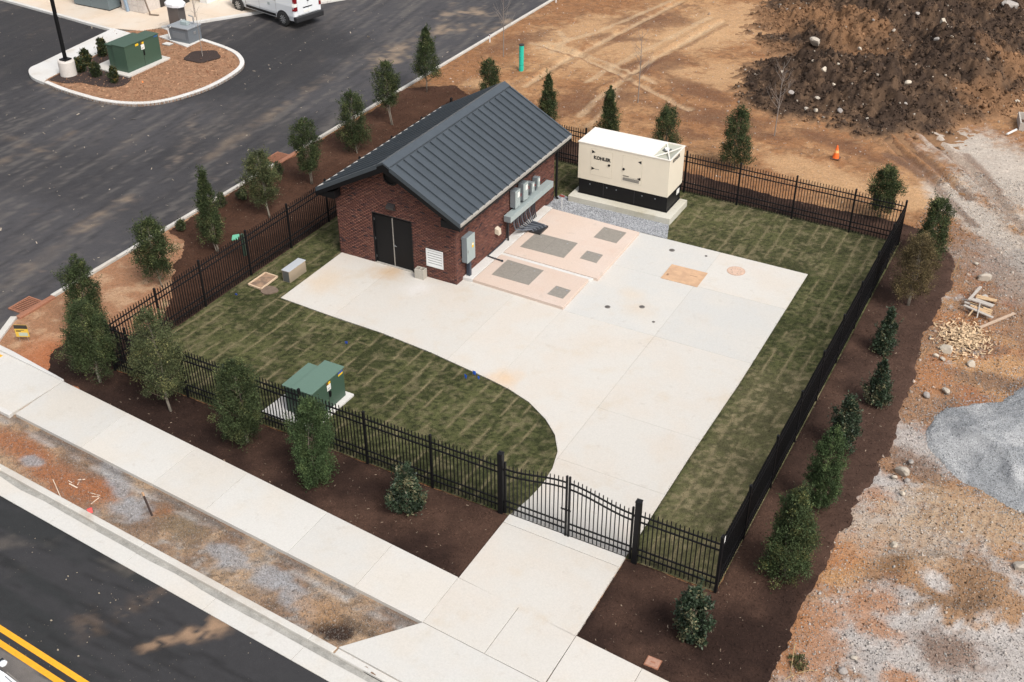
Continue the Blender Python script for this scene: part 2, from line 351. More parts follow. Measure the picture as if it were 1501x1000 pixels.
# ------------------------------------------------------------ ground sheet with painted soil kinds and ruts
def ground_col(X, Y):
    a = fbm(X, Y, .25, 5, 1); b = fbm(X+Y*.4, Y*2.2-X*.6, .55, 4, 5); c = fbm(X, Y, 1.7, 4, 9)
    tan = np.array([.265, .127, .056]); lt = np.array([.41, .235, .115]); dk = np.array([.13, .062, .034]); rd = np.array([.30, .105, .042]); gv = np.array([.38, .35, .33]); gy = np.array([.27, .245, .225])
    C = np.ones(X.shape+(3,))*tan
    C = mixc(C, lt, smooth(.42, .72, a*.55+b*.45)); C = mixc(C, dk, smooth(.5, .8, c*.5+b*.5)*.75)
    C = mixc(C, lt, smooth(.62, .8, c)*.6); hf = fbm(X, Y, 5.5, 4, 19); C = mixc(C, dk*.8, smooth(.50, .75, hf)*.55)
    # building site right of the bed: pale crushed stone over orange clay
    zr = smooth(15.5, 17.5, X)*smooth(13.5, 8.5, Y+.4*(X-18))
    n = fbm(X, Y, .5, 6, 21); n2 = fbm(X, Y, 2.6, 4, 33)
    R = mixc(np.ones(X.shape+(3,))*np.array([.27, .155, .09]), lt, smooth(.45, .7, a))
    R = mixc(R, rd, smooth(.55, .75, fbm(X, Y, .8, 4, 41))*.55)
    south = smooth(-1.5, -5.5, Y)
    R = mixc(R, gv, smooth(.60-.14*south, .68-.12*south, n*.5+n2*.25+fbm(X, Y, 7, 3, 35)*.25)*.9)
    C = mixc(C, R, zr)
    def blob(px, py, rx, ry, ang, col, s=1., soft=.45):
        nonlocal C
        gx, gy_ = G2(px, py); t = math.radians(ang); dx = X-gx; dy = Y-gy_
        u = (dx*math.cos(t)+dy*math.sin(t))/rx; v = (-dx*math.sin(t)+dy*math.cos(t))/ry
        d = np.sqrt(u*u+v*v) + (fbm(X, Y, 1.1, 5, int(px) % 97)-.5)*1.2 + (fbm(X, Y, 4.6, 4, int(py) % 89)-.5)*1.0
        C = mixc(C, col, smooth(1+soft, 1-soft, d)*s)
    ltt = np.array([.46, .285, .15])
    # upper dirt field: bright scraped areas and dark patches
    for p in [(980, 60, 6, 2.2, 50), (870, 40, 5, 1.8, 60), (1080, 110, 3.5, 2, 30), (830, 80, 3, 1.2, -30), (1075, 30, 5, 2.5, 70), (1190, 250, 3.2, 1.2, -15), (1350, 285, 3, 1, 60), (720, 125, 1.6, .8, 0)]: blob(*p, ltt, .75)
    for p in [(950, 30, 2.6, 1.4, 40), (900, 55, 2, .6, 20), (1040, 170, 3, 1, 0), (870, 150, 3, 1.6, 60), (960, 95, 2.5, 1, 60), (1020, 130, 2.5, .8, -20), (760, 60, 3, 1, 70), (1230, 210, 2.5, .6, -20), (1105, 195, 1.6, .5, 0), (1008, 195, 1.2, .5, 0), (1450, 130, 3, 2, 0), (1480, 60, 4, 2, 0)]: blob(*p, dk, .7)
    # white crushed stone haul road, upper right
    for p in [(1445, 230, 4.2, 1.9, -55), (1490, 270, 4, 2.3, -55), (1400, 205, 2.2, 1.4, -40), (1420, 310, 3, .9, -50), (1470, 350, 3.5, .9, -50)]: blob(*p, np.array([.44, .385, .33]), .85)
    blob(1490, 400, 3, 1.6, -40, gy, .6)
    # right side patches
    for p in [(1345, 655, .8, 1.5, 60), (1290, 720, .7, 1.1, 80), (1280, 705, .6, .6, 0), (1350, 900, 2.2, 1.0, 20), (1430, 960, 2.4, 1.6, 0), (1330, 960, 1.8, .9, 0), (1250, 900, .9, .5, 0), (1480, 880, 1.3, 1.2, 0)]: blob(*p, gv*1.05, .9)
    for p in [(1280, 880, .9, .5, 30), (1200, 900, 1.2, .6, 50), (1245, 800, 1.0, .6, 60), (1330, 845, .9, .5, 0), (1290, 730, .55, .4, 0), (1410, 470, 1.2, .6, 0), (1370, 560, .9, .5, 60), (1180, 960, 1., .6, 50), (1325, 995, .5, .3, 0), (1365, 545, .9, .6, 60), (1280, 915, .7, .5, 0)]: blob(*p, np.array([.35, .165, .075]), .8)
    blob(1400, 860, 1.75, 1.25, 10, np.array([.27, .155, .08]), .95, .25); blob(1372, 855, .42, .3, 0, gv*1.1, 1., .3)
    for p in [(1390, 950, .9, .6, 0), (1420, 500, 1.2, .5, 0), (1340, 680, .5, 1.2, 60), (1470, 560, 1.6, .5, 0)]: blob(*p, np.array([.17, .10, .065]), .8)
    blob(1420, 760, 2.2, 1.2, 30, np.array([.40, .29, .19]), .8); blob(1330, 790, 1.6, 1.2, 0, np.array([.42, .32, .23]), .6)
    # verge strip between kerb and pavement
    vs = (Y < sw_lo(X)+.3) & (Y > curb_back(X)-.4) & (X < 9.5)
    V = mixc(np.ones(X.shape+(3,))*np.array([.21, .135, .09]), np.array([.36, .25, .16]), smooth(.4, .65, fbm(X, Y, .8, 5, 60)))
    V = mixc(V, np.array([.30, .28, .26]), smooth(.56, .72, fbm(X, Y, 1.0, 5, 71)*.6+fbm(X, Y, 6, 4, 72)*.4)*.8)
    V = mixc(V, np.array([.12, .085, .06]), smooth(.52, .72, fbm(X, Y, 5, 4, 73))*.6)
    C = np.where(vs[..., None], V, C)
    red = np.array([.30, .115, .048])
    def vb(px, py, rx, ry, ang, col, s, soft=.45):
        nonlocal C
        K = C.copy(); blob(px, py, rx, ry, ang, col, s, soft); C = np.where(vs[..., None], C, K)
    for p in [(60, 680, 2.1, .45, -15), (110, 710, 1.6, .5, 0), (145, 715, .8, .4, 0), (20, 650, 1.5, .35, 0), (240, 750, .35, .25, 0)]: vb(*p, red, .8, .8)
    for p in [(50, 675, .35, .2, 0), (170, 700, 1.2, .25, -30), (335, 815, .7, .35, 0), (395, 845, .6, .35, 0), (430, 870, .8, .3, -20), (190, 745, .7, .5, 0)]: vb(*p, np.array([.30, .30, .31]), .85)
    vb(270, 770, 1.0, .45, -10, np.array([.19, .14, .085]), .7); vb(485, 922, .55, .35, 0, np.array([.035, .02, .014]), 1., .2)
    vb(520, 915, 1.2, .16, -5, np.array([.09, .06, .04]), .8); vb(460, 890, 1., .4, 0, np.array([.36, .22, .12]), .7)
    # damp band of stone along the pavement edge
    e = np.exp(-((Y-sw_lo(X)+.14)/.10)**2)*vs; C = mixc(C, np.array([.13, .12, .115]), e*.75*smooth(.3, .5, fbm(X, Y, 2., 3, 3)))
    e = np.exp(-((Y-sw_lo(X)+.38)/.12)**2)*vs; C = mixc(C, np.array([.42, .41, .40]), e*.6*smooth(.4, .6, fbm(X, Y, 1.5, 3, 8)))
    # strip by the car park kerb: straw-covered brown, red clay corner
    ls = (X < -6) & (Y < 6) & (Y > sw_up(X)-.5)
    S = mixc(np.ones(X.shape+(3,))*np.array([.30, .155, .085]), np.array([.40, .25, .15]), smooth(.5, .7, fbm(X, Y, 2.2, 4, 80)))
    S = mixc(S, np.array([.36, .13, .055]), smooth(-9.4, -10.6, Y)*smooth(-12, -10.6, X)*.9)
    C = np.where(ls[..., None], S, C)
    # wheel tracks
    def track(pts, w, col, s, px=1):
        nonlocal C
        d = polydist(X, Y, [G2(*p) for p in pts]); k = smooth(w, w*.4, d+(fbm(X, Y, 2.5, 3, 5)-.5)*w)
        C = mixc(C, col, k*s*(.45+.55*fbm(X, Y, .9, 2, 77)))
    for t in [[(1280, 178), (1318, 222), (1352, 248), (1376, 268)], [(1290, 170), (1330, 212), (1362, 238), (1420, 290)], [(1318, 160), (1372, 208), (1422, 252), (1501, 335)], [(1332, 172), (1385, 215), (1445, 262), (1485, 305)], [(1300, 225), (1360, 262), (1430, 330)], [(1415, 225), (1450, 262), (1470, 290)]]:
        track(t, .30, np.array([.15, .085, .055]), .95)
    for t in [[(1325, 165), (1380, 210), (1430, 252), (1501, 320)], [(1340, 180), (1395, 222), (1501, 330)]]: track(t, .22, np.array([.55, .45, .36]), .5)
    for t in [[(1000, 0), (900, 52), (820, 92), (770, 125)], [(985, 0), (880, 45), (790, 70)], [(780, 62), (850, 80), (900, 105), (950, 130), (1010, 160)], [(800, 60), (880, 88), (960, 122)], [(1060, 30), (960, 85), (880, 140), (850, 170)], [(1040, 25), (930, 80), (860, 120)], [(820, 45), (830, 60), (810, 75)], [(905, 130), (890, 160), (860, 185)]]:
        track(t, .26, np.array([.47, .33, .20]), .8)
    for t in [[(1010, 6), (905, 58), (830, 96)], [(790, 66), (855, 86), (945, 134)], [(1065, 36), (965, 90), (900, 140)], [(870, 130), (940, 105), (1000, 75)]]:
        track(t, .18, dk, .7)
    for k in range(9): track([(1355+k*14, 735+k*3), (1330+k*14, 800+k*3)], .07, np.array([.22, .13, .08]), .6)
    for k in range(8): track([(1385+k*9, 835+k*2), (1362+k*9, 895+k*3)], .05, np.array([.13, .075, .045]), .5)
    return np.clip(C, .005, .85)

def mulch_sd(X, Y):
    d = polydist(X, Y, MULCH+MULCH[:1]); d = np.where(inpoly(X, Y, MULCH), d, -d)
    return d + ((fbm(X, Y, 1.0, 4, 50)-.5)*.5 + (fbm(X, Y, 5., 3, 52)-.5)*.16)*((X > 14.5) | (Y > 12.2) | (X < -7.8))
def noground(X, Y):
    k = (X > FX0-1) & (X < FX1+1) & (Y > FY0-1) & (Y < FY1+1)
    return k
def ground_z(X, Y):
    z = (fbm(X, Y, .35, 4, 2)-.5)*.16 + (fbm(X, Y, 1.9, 4, 12)-.5)*.10 + (fbm(X, Y, 6., 3, 13)-.5)*.035
    up = smooth(13.5, 18, Y) + smooth(16.6, 18.2, X); up = np.clip(up, 0, 1)*smooth(-12.9, -11.5, X)
    for t in [[(1318, 160), (1372, 208), (1422, 252), (1501, 335)], [(1290, 170), (1330, 212), (1362, 238), (1420, 290)], [(1280, 178), (1318, 222), (1376, 268)]]:
        d = polydist(X, Y, [G2(*p) for p in t]); z = z - .10*np.exp(-(d/.18)**2) + .07*np.exp(-((d-.38)/.16)**2)
    for t in [[(1000, 0), (900, 52), (820, 92), (770, 125)], [(780, 62), (850, 80), (900, 105), (950, 130), (1010, 160)], [(1060, 30), (960, 85), (880, 140)]]:
        d = polydist(X, Y, [G2(*p) for p in t]); z = z - .06*np.exp(-(d/.22)**2) + .05*np.exp(-((d-.45)/.2)**2)
    # cultivated hump bottom right
    gx, gy_ = G2(1395, 865); d = np.hypot((X-gx)/1.6, (Y-gy_)/1.2)
    z = z + .22*np.exp(-((d-.75)/.33)**2)
    vs = (Y < sw_lo(X)+.2) & (X < 9.5)
    small = (fbm(X, Y, 2.5, 4, 22)-.5)*.05
    z = np.where(vs, small-.035-.06*smooth(-.9, 0, Y-sw_lo(X)), z*up + (1-up)*small*.4 - .045)
    return z - .06*smooth(-.02, .25, mulch_sd(X, Y))
def grid_mesh(name, x0, x1, y0, y1, res, zf, cf, m, keep=None, kind=None, smooth_=True, parent=None):
    nx = int(round((x1-x0)/res))+1; ny = int(round((y1-y0)/res))+1
    xs = np.linspace(x0, x1, nx); ys = np.linspace(y0, y1, ny); X, Y = np.meshgrid(xs, ys)
    i = np.arange((ny-1)*(nx-1)); r = i//(nx-1); c = i % (nx-1); a = r*nx+c
    Fc = np.stack([a, a+1, a+nx+1, a+nx], 1)
    if keep is not None:
        cx = xs[c]+(xs[1]-xs[0])/2; cy = ys[r]+(ys[1]-ys[0])/2; Fc = Fc[keep(cx, cy)]
    used = np.unique(Fc); mp = np.zeros(nx*ny, np.int32); mp[used] = np.arange(len(used)); Fc = mp[Fc]
    xv = X.ravel()[used]; yv = Y.ravel()[used]
    V = np.stack([xv, yv, zf(xv, yv)], 1)
    o = link(name, np_mesh(name, V, Fc, cf(xv, yv), smooth_), m, parent)
    if kind: o['kind'] = kind
    return o
# asphalt, verge and soil are cut along the kerbs so that nothing overlaps
def park(X, Y): return (X < -13.12) & (Y > -11.3)
def road(X, Y): return Y < curb_back(X)-.13
grid_mesh('ground', -15.0, 30, -20.5, 62, .10, ground_z, ground_col, SOIL, keep=lambda x, y: ~park(x, y) & ~road(x, y) & ~((x > -7.2) & (x < 14) & (y > -10.2) & (y < 11)), kind='structure')
far = MB()
for a in [(-600, -45.1, -600, 900), (29.9, 600, -600, 900), (-45.1, 29.9, 61.9, 900), (-45.1, 29.9, -600, -40)]:
    far.box(a[0], a[1], a[2], a[3], -1.2, -.16)
tag(far.build('terrain', mat('far_soil', (.27, .17, .10), .95, noise=.3, nscale=.1, col2=(.40, .27, .17))), kind='structure')

# ------------------------------------------------------------ asphalt
def park_col(X, Y):
    s = fbm(X*1.6+Y*.25, Y*.13, 1., 5, 3); s2 = fbm((X*.9+Y*.42)*1.5, (Y*.9-X*.42)*.25, .7, 5, 14); p = fbm(X, Y, .55, 6, 25)
    C = np.ones(X.shape+(3,))*np.array([.055, .052, .055])
    C = mixc(C, np.array([.034, .032, .034]), smooth(.5, .7, fbm(X, Y, .12, 3, 90))*.7)
    C = mixc(C, np.array([.115, .098, .085]), smooth(.48, .72, s*.45+s2*.3+fbm(X, Y, 3.5, 3, 4)*.25)*.42)
    C = mixc(C, np.array([.20, .155, .12]), smooth(.60, .72, p*.4+s2*.3+fbm(X, Y, 3, 4, 44)*.3)*.6)
    ln = fbm(X*5.5+Y*.9, Y*.28, 1., 3, 41); C = mixc(C, np.array([.125, .112, .10]), smooth(.58, .75, ln)*.5); C = mixc(C, np.array([.022, .021, .023]), smooth(.42, .25, ln)*.5)
    dk = np.zeros(X.shape)
    for px, py, r in [(420, 70, 5), (60, 60, 6), (80, 20, 6), (360, 110, 4)]:
        gx, gy = G2(px, py); dk = np.maximum(dk, smooth(1.3, .5, np.hypot(X-gx, Y-gy)/r+(p-.5)))
    C = mixc(C, np.array([.024, .023, .025]), dk*.8)
    def tr(pts, w, s):
        nonlocal C
        d = polydist(X, Y, [G2(*q) for q in pts]); C = mixc(C, np.array([.30, .22, .15]), smooth(w, 0, d+(fbm(X, Y, 1.2, 4, 6)-.5)*w*1.6)*s*smooth(.38, .66, s2*.45+fbm(X, Y, 2.6, 5, 16)*.55))
    tr([(640, 22), (690, 14), (730, 22), (755, 32)], 1.0, .8); tr([(560, 90), (610, 60), (650, 40), (700, 35), (745, 45)], 1.0, .7); tr([(600, 60), (560, 78), (540, 100)], 1.2, .6)
    tr([(545, 85), (590, 75), (620, 95)], .5, .5); tr([(60, 118), (90, 140), (135, 152)], .7, .5); tr([(0, 235), (60, 215), (110, 190)], .5, .3)
    tr([(120, 330), (160, 305), (185, 290)], .7, .45); tr([(300, 230), (360, 190), (420, 150), (480, 110)], .6, .3); tr([(0, 190), (40, 215), (80, 230)], .5, .25)
    return C
grid_mesh('car_park', -60, -13.13, -11.3, 62, .17, lambda x, y: ASPH_Z+(fbm(x, y, .3, 3, 1)-.5)*.03, park_col, ASPH, kind='structure')
def road_col(X, Y):
    u = X+Y*st_dir; v = Y-X*st_dir
    s = fbm(u*.25, v*3., 1., 5, 7); p = fbm(X, Y, .7, 6, 8)
    C = np.ones(X.shape+(3,))*np.array([.032, .031, .033]); C = mixc(C, np.array([.020, .0215, .022]), smooth(.45, .65, s)*.8)
    C = mixc(C, np.array([.10, .085, .072]), smooth(.66, .82, p)*.6)
    C = mixc(C, np.array([.014, .0135, .014]), smooth(.55, .7, fbm(u*.5, v*7, 1., 3, 27))*.6)
    for pts, w, sg in [([(205, 948), (250, 938), (290, 928), (330, 912)], .22, .8), ([(292, 925), (330, 910)], .42, .95), ([(130, 930), (120, 905)], .5, .2), ([(180, 900), (230, 870), (260, 860)], .4, .2)]:
        d = polydist(X, Y, [G2(*q, ASPH_Z) for q in pts]); C = mixc(C, np.array([.27, .175, .11]), smooth(w, 0, d+(fbm(X, Y, 2.2, 4, 6)-.5)*w*1.8)*sg*smooth(.30, .62, fbm(u*1.5-v*1.0, v*5.+u*2.2, 1.6, 5, 17)))
    C = mixc(C, np.array([.15, .135, .125]), smooth(-20.90, -20.94, v)*1.)
    return C
grid_mesh('road', -30, 34, -34, -14.6, .12, lambda x, y: np.full(x.shape, ASPH_Z), road_col, ASPH, keep=lambda x, y: y < gut_edge(x)+.05, kind='structure')
rl = MB()
for off in (-20.46, -20.78):
    n = 60; xs = np.linspace(-30, 34, n)
    a = [(x, off-.07*x, ASPH_Z+.005) for x in xs]; b = [(x, off-.07*x-.155, ASPH_Z+.005) for x in xs]
    rl.add(a+b, [(n+i, n+i+1, i+1, i) for i in range(n-1)])
tag(rl.build('road_marking', YELLOW), kind='structure')
rk = np.array([G(px, py, ASPH_Z) for px, py in [(113, 840), (97, 850), (145, 870), (205, 888), (162, 884), (75, 910), (131, 934), (128, 942), (85, 953), (100, 845), (170, 880), (190, 893), (115, 962)]])
scatter('road_debris', rk, RNG.uniform(.02, .05, len(rk)), np.ones((len(rk), 3))*np.array([.34, .29, .22]), STONEM, 'stone', .01)['kind'] = 'stuff'
x = RNG.uniform(-45, -13.4, 900); y = RNG.uniform(-9, 45, 900)
x = x; k = RNG.random(900); sz = np.where(k > .93, .13, .05)*RNG.uniform(.6, 1.2, 900)
scatter('asphalt_debris', np.stack([x, y, np.full(900, ASPH_Z+.03)], 1), sz, np.array([.36, .31, .25])*RNG.uniform(.5, 1.25, (900, 1)), STONEM, 'chip')['kind'] = 'stuff'

# ------------------------------------------------------------ kerbs, gutter
def strip(mb, path, w0, w1, z0, z1, gap=.012, seg=3.0):
    """kerb of stones along a polyline; w0..w1 = offsets to the left of the path"""
    pts = [Vector((p[0], p[1])) for p in path]
    L = [0]
    for a, b in zip(pts[:-1], pts[1:]): L.append(L[-1]+(b-a).length)
    nrm = []
    for i in range(len(pts)):
        d = (pts[min(i+1, len(pts)-1)]-pts[max(i-1, 0)]).normalized(); nrm.append(Vector((-d.y, d.x)))
    for i in range(len(pts)-1):
        n = max(1, round((L[i+1]-L[i])/seg)) if (L[i+1]-L[i]) > seg else 1
        for k in range(n):
            ta, tb = k/n, (k+1)/n; g = gap/(L[i+1]-L[i])/2 if n > 1 or (L[i+1]-L[i]) > 2 else 0
            qa = pts[i].lerp(pts[i+1], ta+g); qb = pts[i].lerp(pts[i+1], tb-g); na = nrm[i].lerp(nrm[i+1], ta); nb = nrm[i].lerp(nrm[i+1], tb)
            mb.prism([tuple(qa+na*w0), tuple(qb+nb*w0), tuple(qb+nb*w1), tuple(qa+na*w1)], z0, z1)
kb = MB()
strip(kb, [(-13.2, -8.0), (-13.2, 5.4)], -.06, .10, -.25, .035); strip(kb, [(-13.2, 7.1), (-13.2, 62)], -.06, .10, -.25, .035)
strip(kb, [(-12.1, -11.75), (-12.55, -11.0), (-13.0, -10.1), (-13.2, -9.7)], -.02, .22, -.25, .035)
tag(kb.build('car_park_curb', CURB, bev=.015), kind='structure')
kb = MB(); gt = MB()
xs = list(np.arange(-16, 6.3, 3.1))+[6.5]
strip(kb, [(x, curb_back(x)) for x in xs], -.20, .0, -.3, -.005, seg=9)
strip(gt, [(x, curb_back(x)-.20) for x in np.arange(-16, 34, 3.1)], -.68, .0, -.3, ASPH_Z+.02, seg=9)
strip(kb, [(6.5, curb_back(6.5)), (7.5, curb_back(7.5))], -.20, 0, -.3, -.05, seg=9)
gs = MB()  # grey strip painted in for the shade line at the foot of the kerb
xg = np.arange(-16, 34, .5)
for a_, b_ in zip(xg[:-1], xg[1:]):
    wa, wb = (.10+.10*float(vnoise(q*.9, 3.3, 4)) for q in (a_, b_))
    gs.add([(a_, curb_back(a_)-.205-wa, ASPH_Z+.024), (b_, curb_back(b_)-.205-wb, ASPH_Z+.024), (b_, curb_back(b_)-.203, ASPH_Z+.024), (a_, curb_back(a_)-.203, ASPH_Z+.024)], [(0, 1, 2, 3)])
tag(gs.build('gutter_shade_strip', mat('shade_grey', (.30, .29, .265), .95, noise=.25, nscale=2, fine=.2, fscale=20)), kind='structure')
tag(kb.build('road_curb', CURB, bev=.02), kind='structure'); tag(gt.build('gutter', WALK, bev=.006), kind='structure')

# ------------------------------------------------------------ concrete slabs
def clip(poly, a, b, c):   # keep a x + b y <= c
    out = []
    for i in range(len(poly)):
        p = poly[i]; q = poly[(i+1) % len(poly)]; dp = a*p[0]+b*p[1]-c; dq = a*q[0]+b*q[1]-c
        if dp <= 0: out.append(p)
        if dp*dq < 0: t = dp/(dp-dq); out.append((p[0]+(q[0]-p[0])*t, p[1]+(q[1]-p[1])*t))
    return out
def cell(poly, x0, x1, y0, y1):
    for h in ((-1, 0, -x0), (1, 0, x1), (0, -1, -y0), (0, 1, y1)):
        poly = clip(poly, *h)
        if len(poly) < 3: return None
    return poly
def slab(poly, z1, m, parent, z0=-.1, bev=.006):
    return MB().prism(poly, z0, z1).build('slab', m, parent, bev=bev)
pad = empty('concrete_pad', (0, 0, 0), kind='structure')
g = .004
cells = [(-6, -2.9, -6, 1, WARM), (-2.9, 2.3, -6, 8, WARM), (2.3, 4.4, -6, 8, WARM), (4.4, 8.1, -6, .27, WARM), (8.1, 12, -4.55, .27, WARM),
         (4.4, 8.1, .27, 4.28, COOL), (4.4, 8.1, 4.28, 8, COOL), (8.1, 12, .27, 4.28, COOL), (8.1, 12, 4.28, 8, WARM), (8.1, 12, -7.5, -4.55, WARM), (8.1, 12, -10.42, -7.5, WARM), (4.4, 8.1, -10.42, -6, WARM)]
PADZ = .03
for x0, x1, y0, y1, m in cells:
    if (x0, y0) == (4.4, -6): y0 = -7.72
    elif (x0, y0) == (4.4, -10.42): continue
    p = cell(PAD, x0+g, x1-g, y0+g, y1-g)
    if p: slab(p, PADZ, m, pad)
MB().prism(PAD, -.12, PADZ-.007).build('joint_filler', mat('joint_sand', (.30, .27, .24), .9), pad)
drive = empty('driveway', (0, 0, 0), kind='structure')
slab([(8.01, -10.43), (11.67, -10.43), (11.675, -10.86), (8.005, -10.80)], PADZ, WALK, drive)
slab([(8.005, -10.815), (11.675, -10.875), (11.69, -13.66), (8.0, -13.30)], PADZ, WARM, drive)
slab([(7.99, sw_up(8)-.01), (9.93, sw_up(9.93)-.01), (9.9, sw_lo(9.9)+.01), (7.99, sw_lo(7.99)+.01)], PADZ, WARM, drive)
slab([(9.945, sw_up(9.945)-.01), (11.69, sw_up(11.7)-.01), (11.67, sw_lo(11.67)+.01), (9.915, sw_lo(9.915)+.01)], PADZ, WARM, drive)
def apz(x): return curb_back(x)+.0
slab([(7.98, sw_lo(7.98)), (11.6, sw_lo(11.6)-.005), (11.6, apz(11.6)+.01), (6.55, apz(6.55)+.01)], PADZ-.01, WALK, drive)
slab([(11.615, sw_lo(11.6)-.005), (15.5, sw_lo(15.5)), (17.0, apz(17)+.01), (11.615, apz(11.615)+.01)], PADZ-.01, WALK, drive)
slab([(6.55, apz(6.55)), (17, apz(17)), (17, apz(17)-.19), (6.55, apz(6.55)-.19)], -.03, WALK, drive)
slab([(8, -10.5), (11.67, -10.5), (11.67, -17), (8, -16.2)], PADZ-.03, DARKC, drive)
walk = empty('sidewalk', (0, 0, 0), kind='structure')
jx = [-8.5, -5.3, -2.1, .1, 3.3, 5.7, 7.985]
for a, b in zip(jx[:-1], jx[1:]):
    slab([(a+.005, sw_up(a)), (b-.005, sw_up(b)), (b-.005, sw_lo(b)), (a+.005, sw_lo(a))], PADZ, WALK, walk)
jx = [11.70, 13.6, 15.5, 17.5, 19.5, 22, 25, 28]
for a, b in zip(jx[:-1], jx[1:]):
    slab([(a+.005, sw_up(a)), (b-.005, sw_up(b)), (b-.005, sw_lo(b)), (a+.005, sw_lo(a))], PADZ, WARM, walk)
slab([(-11.2, -11.62), (-8.51, -11.84), (-8.63, -13.87), (-11.2, -13.7)], PADZ-.01, WALK, walk)
slab([(-14.6, -11.35), (-11.22, -11.62), (-11.22, -13.7), (-14.6, -13.45)], PADZ-.02, WALK, walk)
c2 = MB().prism([(-14.6, -11.16), (-11.4, -11.42), (-8.5, -11.80), (-8.5, -11.86), (-11.4, -11.62), (-14.6, -11.36)], -.1, PADZ+.06)
tag(c2.build('ramp_curb', PALE, bev=.015), kind='structure')
c2 = MB().prism([(-14.6, -13.45), (-8.62, -13.88), (-8.60, -14.06), (-14.6, -13.66)], -.15, PADZ+.015)
tag(c2.build('ramp_edge_curb', PALE, bev=.015), kind='structure')
tp = empty('tactile_paving', (-12.2, -12.15, PADZ-.02), label='yellow tactile paving plate let into the pavement ramp at the left edge', cat='tactile paving')
bx(-.62, .62, -.42, .42, .0, .02).build('plate', YELLOW, tp)
dm = MB()
for i in range(9):
    for j in range(6): dm.lathe([(.03, 0), (.02, .008)], 6, (-.54+i*.135, -.34+j*.135, .02))
o = dm.build('stud', YELLOW, tp); o['kind'] = 'stuff'

# ------------------------------------------------------------ mulch beds
def mz(X, Y): return -.012+(fbm(X, Y, .8, 4, 4)-.5)*.07+(fbm(X, Y, 5, 3, 6)-.5)*.035
def mcol(X, Y):
    C = mixc(np.ones(X.shape+(3,))*np.array([.027, .0150, .0115]), np.array([.068, .038, .027]), smooth(.35, .75, fbm(X, Y, .5, 4, 31)))
    wz = smooth(13.8, 15.5, X)*smooth(-9, -4, Y); C = mixc(C, np.array([.085, .050, .037]), wz*.55)
    wl = smooth(-7.6, -8.2, X)*smooth(-9, -6, Y); C = mixc(C, np.array([.09, .042, .024]), wl*.5)
    return C*(0.8+.4*fbm(X, Y, 4, 3, 9))[..., None]
def in_mulch(X, Y): return (mulch_sd(X, Y) > 0) & (X > -13.13)
def mzz(X, Y): return mz(X, Y)-.13*smooth(.10, -.22, mulch_sd(X, Y))
grid_mesh('mulch_bed', -13.3, 17.6, -14.6, 18.6, .09, mzz, mcol, VCOL, keep=lambda x, y: (mulch_sd(x, y) > -.3) & (x > -13.13) & (y < 12.2) | (inpoly(x, y, MULCH) | ((mulch_sd(x, y) > -.3) & (y > 12))) & (x > -13.13), kind='structure')
def in_lawn(X, Y): return (X > FX0+.02) & (X < FX1-.02) & (Y > FY0+.03) & (Y < 12.0-.035*(X-2)) & ~((X > -5.35) & (X < -.05) & (Y > .05) & (Y < 8.2))
x, y = sample(lambda X, Y: in_mulch(X+RNG.normal(0, .05, X.shape), Y+RNG.normal(0, .05, X.shape)*((X > 14.5) | (X < -7.8))) & ~((Y < sw_up(X)) & (X < 17)), (-13.3, 17.3, -14.6, 18.6), 230000)
c = mcol(x, y)*RNG.uniform(.6, 1.7, (len(x), 1)); k = RNG.random(len(x)) > .98; c[k] = np.array([.26, .20, .15])*RNG.uniform(.6, 1.3, (k.sum(), 1))
scatter('mulch_chips', np.stack([x, y, mz(x, y)+.008], 1), RNG.uniform(.014, .038, len(x)), c, CHIPM, 'chip')['kind'] = 'stuff'

# ------------------------------------------------------------ lawn laid as sod strips
def lcol(X, Y):
    dg = np.array([.042, .047, .018]); st = np.array([.205, .172, .10]); gr = np.array([.080, .084, .034]); dk = np.array([.016, .020, .009])
    hf = fbm(X, Y, 11., 3, 65); mf = fbm(X, Y, 2.4, 4, 63)
    C = mixc(np.ones(X.shape+(3,))*dg, gr, smooth(.42, .62, fbm(X, Y, .7, 4, 61)*.5+hf*.5))
    C = mixc(C, dk, smooth(.50, .34, hf)*.5)
    dry = smooth(11.6, 12.1, X)*smooth(.9, -.4, Y)*.40 + smooth(5.2, 6, X)*smooth(7, 7.6, Y)*.12
    C = mixc(C, st, np.clip(smooth(.50, .68, mf*.45+fbm(X, Y, 6.5, 3, 64)*.55)*(.42+dry)+dry*.6, 0, .9))
    return C
# strips run towards the back of the yard; each row is offset like stretcher bond
SW, SLN = .61, 1.55
def seamw(X, Y): return .03*np.sin(Y*1.3)+(fbm(X, Y, 2.5, 3, 66)-.5)*.12
def strip_id(X, Y):
    r = np.floor((X+seamw(X, Y))/SW); off = (r*0.37 % 1)*SLN; c = np.floor((Y+off)/SLN); return r.astype(int), c.astype(int)
def groove(X, Y):
    r, c = strip_id(X, Y); u = (X+seamw(X, Y))/SW-r; off = (r*0.37 % 1)*SLN; v = (Y+off)/SLN-c
    return np.minimum(np.minimum(u, 1-u)*SW, np.minimum(v, 1-v)*SLN+.03)
def lz(X, Y): return -.015+.018*smooth(0, .07, groove(X, Y))+(fbm(X, Y, 1.4, 4, 70)-.5)*.035
lawn = empty('lawn', (0, 0, 0), kind='structure')
res = .076; xs = np.arange(FX0, FX1+res/2, res); ys = np.arange(FY0, 12.4, res); X, Y = np.meshgrid(xs, ys); nx = len(xs)
i = np.arange((len(ys)-1)*(nx-1)); r = i//(nx-1); c = i % (nx-1); a = r*nx+c
cx, cy = xs[c]+res/2, ys[r]+res/2
shr = [(px_, py_) for px_, py_ in PAD]
deep = inpoly(cx, cy, PAD) & inpoly(cx-.35, cy, PAD) & inpoly(cx+.35, cy, PAD) & inpoly(cx, cy-.35, PAD) & inpoly(cx, cy+.35, PAD)
